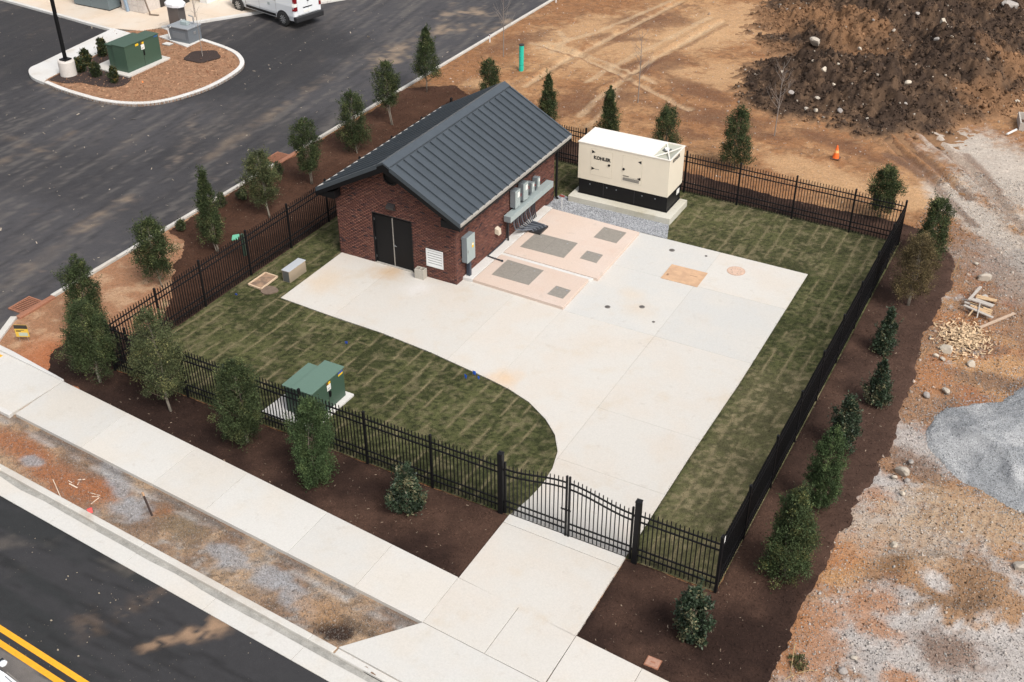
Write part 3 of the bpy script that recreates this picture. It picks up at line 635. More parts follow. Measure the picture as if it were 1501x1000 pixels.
ok = in_lawn(cx, cy) & ~deep
sr, scn = strip_id(cx, cy)
VX = X.ravel(); VY = Y.ravel(); VZ = lz(VX, VY)
under = inpoly(VX, VY, PAD); VZ = np.where(under, np.minimum(VZ, -.02), VZ); VC = lcol(VX, VY); VC = mixc(VC, np.array([.20, .165, .095]), smooth(.08, .0, groove(VX, VY))*.9*smooth(.36, .56, fbm(VX, VY, 1.6, 3, 67)))
key = sr*1000+scn
def mk_part(sel, name, extra):
    q = a[sel]; Fc = np.stack([q, q+1, q+nx+1, q+nx], 1); us = np.unique(Fc); mp = np.zeros(len(VX), np.int32); mp[us] = np.arange(len(us))
    V = np.stack([VX[us], VY[us], VZ[us]], 1); k = .93+.14*random.random()
    o = link(name, np_mesh(name, V, mp[Fc], VC[us]*k, True), VCOL, lawn)
    return o
keys, cnt = np.unique(key[ok], return_counts=True)
big = keys[np.argsort(-cnt)][:296]; small_ = set(keys)-set(big)
for kk in big: mk_part(ok & (key == kk), 'sod_strip', 0)
if small_:
    o = mk_part(ok & np.isin(key, list(small_)), 'sod_trimming', 0); o['kind'] = 'stuff'
def lawn_free(X, Y): return in_lawn(X, Y) & ~inpoly(X, Y, PAD)
x, y = sample(lambda X, Y: lawn_free(X+RNG.normal(0, .022, X.shape), Y+RNG.normal(0, .022, X.shape)), (FX0, FX1, FY0, 12.3), 560000)
h = _hash(*strip_id(x, y), 5)
c = lcol(x, y)*RNG.uniform(.75, 1.5, (len(x), 1))*(.9+.2*h)[:, None]; k = RNG.random(len(x)) < .10+.65*smooth(.085, 0, groove(x, y))*smooth(.36, .56, fbm(x, y, 1.6, 3, 67)); c[k] = c[k]*.4+np.array([.20, .17, .105])*.75
scatter('grass', np.stack([x, y, np.where(inpoly(x, y, PAD), PADZ-.01, lz(x, y)-.005)], 1), RNG.uniform(.028, .062, len(x)), c, GRASSM, 'blade')['kind'] = 'stuff'

# ------------------------------------------------------------ dirt mound, gravel pile, gravel strip, stones
MC = G2(1300, 95)
def mound_h(X, Y):
    h = np.zeros(np.shape(X))
    for px, py, rx, ry, hh in [(1190, 125, 3.0, 4.2, 1.5), (1300, 140, 4.2, 4.5, 1.6), (1400, 100, 4.0, 6.0, 1.7), (1250, 60, 4, 5, 1.3), (1330, 30, 5, 6, 1.6), (1210, 20, 3.5, 5, .9), (1440, 20, 4.5, 6, 1.5)]:
        gx, gy = G2(px, py); d2 = ((X-gx)/rx)**2+((Y-gy)/ry)**2; h = np.maximum(h, hh*1.15*np.exp(-d2*1.35))*.85 + .15*(h+hh*np.exp(-d2*1.35))
    n = fbm(X, Y, .9, 5, 44)-.5
    h = h*(1+n*.9) + n*.25 - .17
    r = np.abs(fbm(X, Y, 2.0, 5, 47)-.5)*2
    h = h + np.clip(h+.2, 0, .8)*((r-.35)*1.0 + (fbm(X, Y, 6, 3, 49)-.5)*.5)
    return h
def mound_col(X, Y):
    h = mound_h(X, Y); n = fbm(X, Y, .35, 4, 88)
    C = np.ones(X.shape+(3,))*np.array([.052, .034, .024]); C = mixc(C, np.array([.105, .066, .042]), smooth(.42, .7, fbm(X, Y, 1.8, 4, 90))); C = mixc(C, np.array([.022, .014, .010]), smooth(.5, .7, fbm(X, Y, 4, 4, 92))*.7)
    for px, py, rr, s in [(1258, 48, 2.1, .8), (1278, 78, 1.7, .7), (1235, 26, 1.8, .75), (1150, 14, 3.0, .85), (1480, 135, 2.6, .8), (1500, 90, 2.4, .8), (1440, 162, 1.5, .5), (1135, 55, 1.6, .7)]:
        gx, gy = G2(px, py, .8); C = mixc(C, np.array([.21, .115, .06]), smooth(1.3, .4, np.hypot(X-gx, Y-gy)/rr+(fbm(X, Y, .9, 4, 91)-.5)*1.4)*s)
    C = mixc(C, np.array([.30, .17, .09]), smooth(.12, -.05, h)*.7)
    return C
grid_mesh('dirt_mound', -2, 24, 17, 56, .11, mound_h, mound_col, VCOL, keep=lambda x, y: mound_h(x, y) > -.12, kind='structure')
def rock_mesh(seed, sub=2):
    rnd = random.Random(seed); bm = bmesh.new(); bmesh.ops.create_icosphere(bm, subdivisions=sub, radius=1)
    ax = [Vector((rnd.uniform(-1, 1), rnd.uniform(-1, 1), rnd.uniform(-1, 1))).normalized() for _ in range(9)]; dd = [rnd.uniform(.5, .85) for _ in ax]
    for v in bm.verts:
        for n, d in zip(ax, dd):
            t = v.co.dot(n)
            if t > d: v.co -= n*(t-d)
        v.co.z *= .72; v.co.x *= 1.15
    me = bpy.data.meshes.new('rock'); bm.to_mesh(me); bm.free()
    a_ = me.attributes.new('col', 'FLOAT_COLOR', 'POINT'); n = len(me.vertices)
    base = [(.42, .37, .31), (.36, .33, .30), (.48, .42, .34), (.30, .27, .25)][seed % 4]
    a_.data.foreach_set('color', np.tile(np.array([*base, 1], np.float32), n)); me.materials.append(STONEM); return me
RM = [rock_mesh(s) for s in range(8)]
def rock(px, py, r, label, group=None, z=0., k=None, sc=(1, 1, 1), name='rock'):
    o = bpy.data.objects.new(name, RM[k if k is not None else random.randrange(8)]); COL.objects.link(o)
    p = G(px, py, z); hz = 0
    o.location = p
    if z > 0:
        for _ in range(14):   # settle the rock on the mound surface along the line of sight
            p = G(px, py, max(0., float(mound_h(np.array([p[0]]), np.array([p[1]]))[0])))
        o.location = (p[0], p[1], p[2]+.12*r)
    else: o.location = (p[0], p[1], .18*r)
    o.scale = (r*sc[0], r*sc[1], r*sc[2]); o.rotation_euler = (random.uniform(-.4, .4), random.uniform(-.4, .4), random.uniform(0, 6.3))
    return tag(o, label, 'rock', group)
for px, py, r in [(1195, 62, .55), (1222, 58, .30), (1200, 92, .42), (1208, 102, .28), (1260, 72, .22), (1172, 84, .22), (1160, 137, .26), (1198, 144, .22), (1231, 163, .24), (1182, 160, .24), (1196, 162, .18), (1330, 122, .30), (1330, 147, .22), (1372, 115, .28), (1373, 58, .25), (1425, 106, .25), (1304, 115, .18), (1339, 57, .22), (1222, 124, .16), (1214, 123, .18), (1328, 152, .14), (1271, 174, .13), (1156, 15, .25), (1395, 55, .2), (1462, 82, .2), (1460, 60, .18), (1420, 110, .18), (1146, 106, .2), (1207, 118, .15), (1228, 94, .2), (1345, 20, .22), (1310, 45, .2), (1280, 30, .18)]:
    rock(px, py, r*.68, 'pale rock half buried in the dark soil of the mound', 'pale rocks strewn over the dark soil mound', z=.5)
rock(1383, 40, .5, 'largest tan boulder near the top of the dark soil mound', z=.5, k=2, sc=(.7, .8, 1.6))
rock(1478, 10, .55, 'big grey boulder on the soil mound in the upper right corner', z=.5, k=1)
for px, py, r, lab in [(1443, 408, .27, 'smooth cream boulder lying alone above the lumber scraps'), (1388, 513, .25, 'grey boulder beside the pile of wood chips'), (1371, 522, .12, 'small white stone left of the pale stone by the wood chips'),
                       (1382, 527, .11, 'small pale stone just right of the white stone below the grey boulder'), (1424, 534, .17, 'tan stone right of and below the wood chip pile'), (1387, 574, .16, 'tan rock above the left end of the gravel heap'),
                       (1359, 580, .14, 'two-toned grey and white stone at the edge of the dark mulch'), (1442, 437, .16, 'brown stone tucked behind the stacked lumber scraps'), (1431, 387, .09, 'small brown stone between the wood stake and the cream boulder'),
                       (1323, 692, .24, 'largest pale rock in the rubble left of the gravel heap'), (1335, 678, .12, 'tan rock up and right of the largest pale rubble rock'), (1311, 700, .11, 'brown rock left of the largest pale rubble rock'),
                       (1330, 705, .09, 'small stone below the largest pale rubble rock'), (1323, 724, .10, 'grey stone lying below the rubble at the gravel heap'), (1498, 832, .24, 'grey rock at the right edge of the photo below the gravel heap'),
                       (1311, 800, .13, 'brown clod on the bare soil midway down the right side'), (1492, 152, .25, 'pale rounded rock at the top of the haul road near the trench'), (1347, 812, .10, 'small brown clod right of the larger brown clod'),
                       (1252, 965, .10, 'small stone beside the dry weed at the bottom'), (1236, 985, .12, 'pale stone in the weeds at the bottom edge of the photo')]:
    rock(px, py, r, lab)
# loose stones
def szone(X, Y): return (in_site(X, Y)) & ~in_mulch(X, Y)
def in_site(X, Y): return (X > 15) | (Y > 14) 
x, y = sample(lambda X, Y: in_site(X, Y) & ~in_mulch(X, Y) & ((X > 14.5) | (RNG.random(X.shape) < .35)), (-12.5, 29, -14, 50), 46000)
gc = ground_col(x, y); c = gc*.45+np.array([.36, .32, .28])*RNG.uniform(.4, 1.0, (len(x), 1))
scatter('loose_stones', np.stack([x, y, ground_z(x, y)+.008], 1), RNG.gamma(2., .013, len(x)), c, STONEM)['kind'] = 'stuff'
x, y = sample(lambda X, Y: (Y < gut_edge(X)-.05) & (fbm(X, Y, .6, 4, 15) > .40+.35*RNG.random(X.shape)), (-9, 9, -21, -16.5), 2600)
scatter('road_grit', np.stack([x, y, np.full(len(x), ASPH_Z+.008)], 1), RNG.gamma(2., .005, len(x)), np.array([.20, .17, .14])*RNG.uniform(.4, 1.4, (len(x), 1)), STONEM, 'grit')['kind'] = 'stuff'
x, y = sample(lambda X, Y: (mulch_sd(X, Y) < -.03) & (X > 14.5), (14.5, 27, -14, 20), 210000)
gc = ground_col(x, y); w_ = RNG.random((len(x), 1)); lum = gc.mean(1, keepdims=True)
c = np.where(w_ < .40, gc*RNG.uniform(.7, 1.35, (len(x), 1)), np.where(w_ < .84, np.array([.46, .43, .40])*RNG.uniform(.6, 1.15, (len(x), 1))*np.clip(lum/.25, .55, 1.1), gc*.33))
scatter('site_grit', np.stack([x, y, ground_z(x, y)+.004], 1), RNG.gamma(3., .006, len(x)), c, STONEM, 'grit')['kind'] = 'stuff'
x, y = sample(lambda X, Y: (Y < sw_lo(X)-.05) & (Y > curb_back(X)+.02) & (X < 8.0+(Y+15.1)*.9), (-14, 8, -17.2, -13.2), 60000)
gc = ground_col(x, y); c = gc*.6+np.array([.34, .31, .28])*RNG.uniform(.2, 1.0, (len(x), 1))*.5
scatter('verge_stones', np.stack([x, y, ground_z(x, y)+.006], 1), RNG.gamma(2., .008, len(x)), c, STONEM, 'grit')['kind'] = 'stuff'
x, y = sample(lambda X, Y: mound_h(X, Y) > .0, (-2, 24, 17, 52), 60000)
c = mound_col(x, y)*RNG.uniform(.5, 1.6, (len(x), 1)); k = RNG.random(len(x)) > .97; c[k] = np.array([.34, .29, .24])*RNG.uniform(.6, 1.2, (k.sum(), 1))
scatter('mound_clods', np.stack([x, y, mound_h(x, y)+.02], 1), RNG.gamma(2., .024, len(x)), c, STONEM)['kind'] = 'stuff'
GP = [G2(*p) for p in [(1352, 632), (1362, 608), (1382, 594), (1420, 586), (1465, 583), (1501, 560), (1580, 560), (1620, 640), (1600, 770), (1501, 757), (1450, 732), (1400, 705), (1372, 672), (1356, 655)]]
gpx, gpy = G2(1470, 660)
def gz(X, Y):
    d = polydist(X, Y, GP+GP[:1]); ins = inpoly(X, Y, GP)
    h = smooth(.15, 1.7, np.where(ins, d, 0))*.42-.16+.15*smooth(0, .30, np.where(ins, d, 0))
    rd = polydist(X, Y, [G2(1408, 645), G2(1440, 660), G2(1470, 685), G2(1485, 720)]); h = h+.16*np.exp(-(rd/.22)**2)*smooth(.2, .8, d) + .05*np.exp(-((rd-.6)/.3)**2)
    return h+(fbm(X, Y, 1.5, 4, 3)-.5)*.16+(fbm(X, Y, 5, 3, 8)-.5)*.05+.03
def gcol(X, Y):
    C = np.ones(X.shape+(3,))*np.array([.275, .285, .295]); return mixc(C, np.array([.385, .39, .395]), smooth(.45, .65, fbm(X, Y, .7, 4, 5)))
ing = lambda X, Y: inpoly(X+(fbm(X, Y, 2, 3, 1)-.5)*.3, Y+(fbm(X, Y, 2, 3, 2)-.5)*.3, GP)
o = grid_mesh('gravel_pile', 17, 27, -7, 6, .07, gz, gcol, GRAVELM, keep=ing)
tag(o, 'low spread heap of blue-grey crushed gravel at the right edge', 'gravel pile', kind='stuff')
x, y = sample(ing, (17, 27, -7, 6), 110000); c = gcol(x, y)*RNG.uniform(.35, 1.7, (len(x), 1))
scatter('gravel_grains', np.stack([x, y, gz(x, y)], 1), RNG.uniform(.010, .028, len(x)), c, STONEM)['kind'] = 'stuff'
x, y = sample(lambda X, Y: (polydist(X, Y, GP+GP[:1])+(fbm(X, Y, 2, 3, 6)-.5)*.5 < .38*RNG.random(X.shape)), (16.5, 27, -7.5, 6.5), 30000)
scatter('gravel_spill', np.stack([x, y, np.maximum(ground_z(x, y), -.02)+.012], 1), RNG.uniform(.010, .03, len(x)), gcol(x, y)*RNG.uniform(.5, 1.6, (len(x), 1)), STONEM)['kind'] = 'stuff'
# gravel strip by the generator
GS = [(-.1, 7.3), (.6, 9.0), (5.2, 8.85), (5.45, 7.25), (3, 7.25)]
GS = [(0.02, 7.42), (4.5, 7.3), (5.75, 7.3), (5.3, 8.6), (.6, 8.75), (.1, 8.9), (-.2, 8.3)]
gg = lambda X, Y: inpoly(X, Y, GS)
o = grid_mesh('gravel_strip', -.4, 6, 7.2, 9.2, .05, lambda X, Y: .02+(fbm(X, Y, 3, 3, 1)-.5)*.03, lambda X, Y: np.ones(X.shape+(3,))*np.array([.27, .28, .29]), GRAVELM, keep=gg)
tag(o, 'strip of grey crushed gravel between the pink vault lids and generator base', 'gravel', kind='stuff')
x, y = sample(gg, (-.4, 6, 7.2, 9.2), 26000); c = np.array([.34, .35, .37])*RNG.uniform(.45, 1.6, (len(x), 1))
scatter('gravel_stones', np.stack([x, y, np.full(len(x), .03)], 1), RNG.uniform(.012, .032, len(x)), c, STONEM)['kind'] = 'stuff'

# ------------------------------------------------------------ brick building
BX0, BX1, BY0, BY1 = -5.49, 0., 0., 8.27
RIDGE_X, RIDGE_Z, SLOPE = -2.75, 4.70, .538
def roof_under(x): return RIDGE_Z-.14-SLOPE*abs(x-RIDGE_X)
bld = empty('utility_building', (RIDGE_X, (BY0+BY1)/2, 0), label='small red brick utility building with a slate blue standing seam metal roof', cat='building')
BO = Vector(bld.location)
def wpart(mb, name, m, parent=bld, bev=0.):
    """part modelled in world coordinates, parented to a root that stands at BO"""
    mb.v = [(v[0]-BO.x, v[1]-BO.y, v[2]-BO.z) for v in mb.v]
    return mb.build(name, m, parent, bev=bev)
def bricks(parent, u0, u1, top, place, openings, z0=-.02):
    BL, BH, MJ = .203, .0677, .015; V = []; Cc = []
    row = 0; z = z0
    pal = np.array([[.145, .062, .047], [.160, .070, .052], [.128, .056, .045], [.110, .050, .042], [.175, .085, .064], [.075, .037, .035], [.050, .032, .034]])
    pr = [.28, .24, .2, .12, .08, .05, .03]
    while z < 4.9:
        u = u0-(BL/2 if row % 2 else 0)
        while u < u1:
            a, b = max(u+MJ/2, u0), min(u+BL-MJ/2, u1); zb, zt = z+MJ/2, z+BH-MJ/2
            if b-a > .02 and zt < min(top(a), top(b))+.02:
                segs = [(a, b)]
                for (oa, ob, oz0, oz1) in openings:
                    if zt > oz0+.005 and zb < oz1-.005:
                        ns = []
                        for (p, q) in segs:
                            if q <= oa or p >= ob: ns.append((p, q)); continue
                            if p < oa-.02: ns.append((p, oa))
                            if q > ob+.02: ns.append((ob, q))
                        segs = ns
                for p, q in segs:
                    d = .008+random.uniform(0, .004)
                    V.append([place(p, zb, 0), place(q, zb, 0), place(q, zt, 0), place(p, zt, 0), place(p, zb, d), place(q, zb, d), place(q, zt, d), place(p, zt, d)])
                    Cc.append(pal[np.random.default_rng(len(V)*7+row).choice(7, p=pr)]*random.uniform(.85, 1.15))
            u += BL
        z += BH; row += 1
    V = np.array(V); n = len(V); V = V.reshape(-1, 3)-np.array(BO)
    F0 = np.array([[4, 5, 6, 7], [0, 1, 5, 4], [1, 2, 6, 5], [2, 3, 7, 6], [3, 0, 4, 7]])
    Fc = (F0[None]+(np.arange(n)*8)[:, None, None]).reshape(-1, 4)
    o = link('brick', np_mesh('brick', V, Fc, np.repeat(np.array(Cc), 8, 0)), BRICKM, parent); o['kind'] = 'stuff'; return o
DX0, DX1, DZ1 = -3.79, -1.96, 2.24
def xz(mb, poly, y0, y1):
    n = len(poly); vs = [(x, y0, z) for x, z in poly]+[(x, y1, z) for x, z in poly]
    return mb.add(vs, [tuple(range(n)), tuple(range(2*n-1, n-1, -1))]+[(i, n+i, n+(i+1) % n, (i+1) % n) for i in range(n)])
wf = MB()
xz(wf, [(BX0, -.1), (DX0, -.1), (DX0, roof_under(DX0)), (BX0, roof_under(BX0))], BY0, BY0+.2)
xz(wf, [(DX0+.0005, DZ1), (DX1-.0005, DZ1), (DX1-.0005, roof_under(DX1)), (RIDGE_X, roof_under(RIDGE_X)), (DX0+.0005, roof_under(DX0))], BY0, BY0+.2)
xz(wf, [(DX1, -.1), (BX1, -.1), (BX1, roof_under(BX1)), (DX1, roof_under(DX1))], BY0, BY0+.2)
w1 = wpart(wf, 'wall', MORTAR)
bricks(w1, BX0, BX1, lambda x: roof_under(x)+.05, lambda u, z, d: (u, BY0-d, z), [(DX0, DX1, -1, DZ1), (-1.35, -.58, .53, 1.30)])
wr = wpart(bx(BX1-.2, BX1, BY0+.2005, BY1-.2005, -.1, roof_under(0)), 'wall', MORTAR)
bricks(wr, BY0, BY1, lambda x: roof_under(0)+.02, lambda u, z, d: (BX1+d, u, z), [])
wl_ = wpart(bx(BX0, BX0+.2, BY0+.2005, BY1-.2005, -.1, roof_under(0)), 'wall', MORTAR)
bricks(wl_, BY0, BY1, lambda x: roof_under(0)+.02, lambda u, z, d: (BX0-d, u, z), [])
wb = MB(); xz(wb, [(BX0, -.1), (BX1, -.1), (BX1, roof_under(BX1)), (RIDGE_X, roof_under(RIDGE_X)), (BX0, roof_under(BX0))], BY1-.2, BY1)
wb = wpart(wb, 'wall', MORTAR)
bricks(wb, BX0, BX1, lambda x: roof_under(x)+.05, lambda u, z, d: (u, BY1+d, z), [])
# roof: deck + fascia, panels, ridge cap, trims
RY0, RY1, EX = -.50, 8.85, 3.25
ang = math.atan(SLOPE); SL = EX/math.cos(ang)
deck = MB()
xz(deck, [(RIDGE_X-EX+.02, RIDGE_Z-SLOPE*EX-.045), (RIDGE_X, RIDGE_Z-.035), (RIDGE_X+EX-.02, RIDGE_Z-SLOPE*EX-.045), (RIDGE_X+EX-.02, RIDGE_Z-SLOPE*EX-.17), (RIDGE_X, RIDGE_Z-.18), (RIDGE_X-EX+.02, RIDGE_Z-SLOPE*EX-.17)], RY0+.03, RY1-.03)
rf = wpart(deck, 'roof', BLACK)
fa = MB()
for y0, y1 in ((RY0-.015, RY0+.025), (RY1-.025, RY1+.015)):
    fa = MB()
    for s in (-1, 1):
        xz(fa, [(RIDGE_X+s*.001, RIDGE_Z-.03), (RIDGE_X+s*(EX+.02), RIDGE_Z-.03-SLOPE*(EX+.02)), (RIDGE_X+s*(EX+.02), RIDGE_Z-.27-SLOPE*(EX+.02)), (RIDGE_X+s*.001, RIDGE_Z-.33)], y0, y1)
    wpart(fa, 'rake_board', BLACK, rf)
for s in (-1, 1):
    sf = MB(); zb = RIDGE_Z-SLOPE*EX-.27
    x0, x1 = sorted((RIDGE_X+s*(EX-.03), RIDGE_X+s*(2.75+.005)))
    sf.box(x0, x1, RY0+.03, RY1-.03, zb, zb+.10)
    xo, xi = RIDGE_X+s*(EX-.02), RIDGE_X+s*2.72
    for ya, yb in ((RY0+.026, RY0+.44), (RY1-.44, RY1-.026)):
        xz(sf, [(xo, zb-.0), (xi-s*.30, zb-.0), (xi-s*.30, zb+.32), (xo, zb+.10)], ya, yb)
    wpart(sf, 'soffit', BLACK, rf)
npan = 20; pw = (RY1-RY0)/npan
pm = MB().box(.0, SL+.02, .002, pw-.002, -.03, .0)
pm.box(.34, SL+.005, -.018, .018, .0005, .072)
pme = pm.mesh('roof_panel'); pme.materials.append(ROOFM)
for s in (1, -1):
    for k in range(npan):
        o = bpy.data.objects.new('roof_panel', pme); COL.objects.link(o); o.parent = rf
        y = RY0+k*pw if s == 1 else RY0+(k+1)*pw
        M = Matrix.Translation((RIDGE_X-BO.x, y-BO.y, RIDGE_Z-BO.z)) @ Matrix.Rotation(0 if s == 1 else math.pi, 4, 'Z') @ Matrix.Rotation(ang, 4, 'Y')
        o.matrix_local = M
rc = MB()
for s in (-1, 1):
    xz(rc, [(RIDGE_X, RIDGE_Z+.075), (RIDGE_X+s*.27, RIDGE_Z+.075-SLOPE*.27), (RIDGE_X+s*.27, RIDGE_Z+.005-SLOPE*.27), (RIDGE_X, RIDGE_Z+.005)], RY0-.02, RY1+.02)
    for y0, y1 in ((RY0-.022, RY0+.05), (RY1-.05, RY1+.022)):
        xz(rc, [(RIDGE_X+s*.28, RIDGE_Z+.066-SLOPE*.28), (RIDGE_X+s*(EX+.02), RIDGE_Z+.066-SLOPE*(EX+.02)), (RIDGE_X+s*(EX+.02), RIDGE_Z-.10-SLOPE*(EX+.02)), (RIDGE_X+s*.28, RIDGE_Z-.10-SLOPE*.28)], y0, y1)
wpart(rc, 'ridge_cap', ROOFM, rf)
for s in (-1, 1):
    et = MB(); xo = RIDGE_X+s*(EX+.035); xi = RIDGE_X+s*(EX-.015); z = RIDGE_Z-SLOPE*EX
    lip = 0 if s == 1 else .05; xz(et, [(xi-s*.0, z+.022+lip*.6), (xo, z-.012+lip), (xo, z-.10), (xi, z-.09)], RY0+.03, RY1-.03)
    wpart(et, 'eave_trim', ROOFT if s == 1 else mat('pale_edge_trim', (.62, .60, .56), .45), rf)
# doors
dr = wpart(bx(DX0+.001, DX1-.001, BY0+.10, BY0+.14, -.02, DZ1-.001), 'door_frame', BLACK)
xm = (DX0+DX1)/2
for a, b, sx in ((DX0+.06, xm-.02, 1), (xm+.02, DX1-.06, -1)):
    lf = wpart(bx(a, b, BY0+.05, BY0+.099, .05, DZ1-.06), 'door_leaf', BLACK, bld, .004)
    hx = a-.01 if sx == 1 else b+.01
    for hz in (.30, 1.1, 1.95): wpart(bx(hx-.014, hx+.014, BY0+.028, BY0+.0495, hz-.05, hz+.05), 'hinge', STEEL, lf)
wpart(bx(xm-.017, xm+.017, BY0+.03, BY0+.10, .05, DZ1-.06), 'astragal', mat('worn_aluminium', (.40, .38, .35), .5, metal=.5))
hd = MB().tube([(xm+.06, .045, 1.0), (xm+.06, -.02, 1.0), (xm+.17, -.02, 1.0)], .014, 6); hd.lathe([(.03, 0), (.03, .02)], 10, (xm+.06, .03, .99))
wpart(hd, 'door_handle', STEEL)
wpart(bx(DX0+.02, DX1-.02, BY0-.05, BY0+.10, -.02, .055), 'door_sill', mat('aluminium_sill', (.55, .52, .47), .5, metal=.4))
for a, b in ((DX0-.0, DX0+.058), (DX1-.058, DX1+.0)): wpart(bx(a, b, BY0-.012, BY0+.0995, -.02, DZ1-.001), 'door_jamb', BLACK)
lin = wpart(bx(DX0-.12, DX1+.12, BY0-.003, BY0+.005, DZ1, DZ1+.012), 'lintel', BLACK)
# white louvre
lv = empty('louvre', (0, 0, 0)); lv.parent = bld
fr = MB(); fr.box(-1.345, -1.29, -.03, .02, .535, 1.295); fr.box(-.64, -.585, -.03, .02, .535, 1.295); fr.box(-1.289, -.641, -.03, .02, .535, .59); fr.box(-1.289, -.641, -.03, .02, 1.24, 1.295)
wpart(fr, 'louvre_frame', WHITE, lv)
wpart(bx(-1.289, -.641, .0, .01, .591, 1.239), 'louvre_back', LABELD, lv)
for k in range(6):
    z = .63+k*.108
    m_ = MB(); m_.add([(-1.285, -.026, z-.03), (-.645, -.026, z-.03), (-.645, -.004, z+.045), (-1.285, -.004, z+.045), (-1.285, -.020, z-.032), (-.645, -.020, z-.032), (-.645, -.001, z+.043), (-1.285, -.001, z+.043)], [(0, 1, 2, 3), (7, 6, 5, 4), (0, 4, 5, 1), (3, 2, 6, 7), (0, 3, 7, 4), (1, 5, 6, 2)])
    wpart(m_, 'louvre_slat', WHITE, lv)
# round gable vent, light over the door
gv_ = MB(); gv_.lathe([(.34, 0), (.34, .05), (.28, .06), (.28, .03), (0.01, .03)], 24)
gv_.v = [(RIDGE_X+x, BY0-.012-z, 3.98+y) for x, y, z in gv_.v]; wpart(gv_, 'gable_vent', BLACK)
lt = MB(); lt.box(-2.83-.17, -2.83+.17, -.02, .0, 2.56, 2.86); lt.add([(-3.0, -.02, 2.82), (-2.66, -.02, 2.82), (-2.66, -.18, 2.74), (-3.0, -.18, 2.74), (-3.0, -.02, 2.60), (-2.66, -.02, 2.60), (-2.66, -.14, 2.62), (-3.0, -.14, 2.62)], [(0, 1, 2, 3), (7, 6, 5, 4), (3, 2, 6, 7), (0, 3, 7, 4), (1, 5, 6, 2)])
wpart(lt, 'wall_light', mat('dark_bronze', (.05, .045, .045), .5, metal=.3))
ds = MB().tube([(.06, 8.62, 2.78), (.06, 8.42, 2.6), (.06, 8.40, .15), (.16, 8.40, .05)], .055, 8); wpart(ds, 'downspout', BLACK)
wpart(bx(.012, .42, .42, 7.35, -.1, .165), 'plinth', PALE, bld, .01)

# electrical gear on the right hand wall
cab = empty('electrical_cabinet', (.012, .61, .88), label='tall grey electrical cabinet on the brick wall beside the front corner', cat='electrical cabinet')
bx(.05, .28, -.29, .29, 0, 1.09).build('cabinet_body', GALV2, cab, bev=.008)
bx(.2805, .30, -.30, .30, -.005, 1.10).build('cabinet_door', GALV, cab, bev=.006)
bx(0, .0495, -.25, .25, .05, .12).build('bracket', STEEL, cab); bx(0, .0495, -.25, .25, .95, 1.02).build('bracket', STEEL, cab)
bx(.301, .303, .06, .19, .52, .72).build('warning_label', LABELY, cab); bx(.3035, .305, .08, .17, .63, .70).build('label_panel', LABELW, cab)
bx(.301, .33, -.27, -.24, .45, .56).build('latch', STEEL, cab)
bx(.08, .22, -.02, .12, -.74, -.006).build('conduit', mat('dark_blue_conduit', (.035, .045, .065), .5), cab)
tray = empty('cable_trough', (.10, 3.58, 1.14), label='long horizontal grey metal cable trough fixed along the brick wall', cat='cable trough')
bx(0, .32, 0, 1.895, 0, .26).build('trough_section', GALV, tray, bev=.006); bx(0, .32, 1.905, 3.80, 0, .26).build('trough_section', GALV, tray, bev=.006)
bx(.005, .315, -.006, -.001, .005, .255).build('end_plate', GALV2, tray)
for y in (.4, 1.6, 2.9): bx(-.088, -.001, y, y+.05, -.05, .2).build('bracket', STEEL, tray)
cb = MB()
for k in range(9):
    y = .55+k*.17; tx, ty = .33+.035*k, 1.35+.075*k
    cb = MB().tube([(.16, y, .0), (.15, y+.02, -.35), (.18, y+.10, -.62), (.30, y*.4+ty*.6, -.80), (tx+.25, ty, -.85), (tx+.33, ty-.02, -.92)], .032, 7)
    cb.tube([(.16, y, -.05), (.16, y, -.12)], .05, 8)
    cb.build('cable', mat('black_cable', (.03, .035, .045), .45) if k % 2 else mat('grey_cable', (.10, .11, .13), .5), tray)
for k in range(3): MB().tube([(.12, 2.2+k*.13, 0), (.12, 2.2+k*.13, -.5), (.14, 2.32+k*.13, -.92)], .028, 7).build('cable', mat('black_cable', (.03, .035, .045), .45), tray)
MB().tube([(.06, .25, 0), (.06, .25, -.96)], .04, 8).build('riser_pipe', BLKPLASTIC, tray)
bx(.48, .98, 1.30, 2.06, -.99, -.90).build('cable_clamp', BLKPLASTIC, tray)
for (y0, y1, z0, z1), lab in zip([(4.18, 4.58, 1.50, 2.24), (4.87, 5.27, 1.53, 2.28), (5.60, 5.83, 1.59, 2.01), (6.12, 6.33, 1.60, 2.03)],
        ['wide grey electrical box nearest the camera above the cable trough', 'tallest grey electrical box, second along the cable trough', 'short narrow grey electrical box third along the cable trough', 'small slim grey electrical box farthest along the cable trough']):
    b = empty('electrical_box', (.012, (y0+y1)/2, z0), label=lab, cat='electrical box'); w = (y1-y0)/2; h = z1-z0
    bx(.05, .29, -w, w, 0, h).build('box_body', GALV2, b, bev=.006); bx(.2905, .303, -w-.008, w+.008, -.004, h+.006).build('box_door', GALV, b, bev=.004)
    bx(0, .0495, -w*.7, w*.7, .06, .1).build('bracket', STEEL, b); bx(.304, .306, -w*.1, w*.75, h*.55, h*.85).build('label_panel', LABELW, b)
    bx(.10, .20, -.03, .03, -(z0-1.40)+.004, -.0045).build('conduit', GALV2, b)
    bx(.304, .33, w+.01, w+.05, h*.5, h*.68).build('switch_handle', REDL, b)
vl = empty('wall_vent_hood', (.012, 3.10, .85), label='small beige vent hood low on the brick wall left of the cable trough', cat='vent hood')
h_ = MB(); h_.add([(0, -.12, 0), (0, .12, 0), (.18, .10, -.06), (.18, -.10, -.06), (0, -.12, .24), (0, .12, .24), (.16, .10, .17), (.16, -.10, .17)], [(3, 2, 1, 0), (4, 5, 6, 7), (0, 1, 5, 4), (1, 2, 6, 5), (2, 3, 7, 6), (3, 0, 4, 7)])
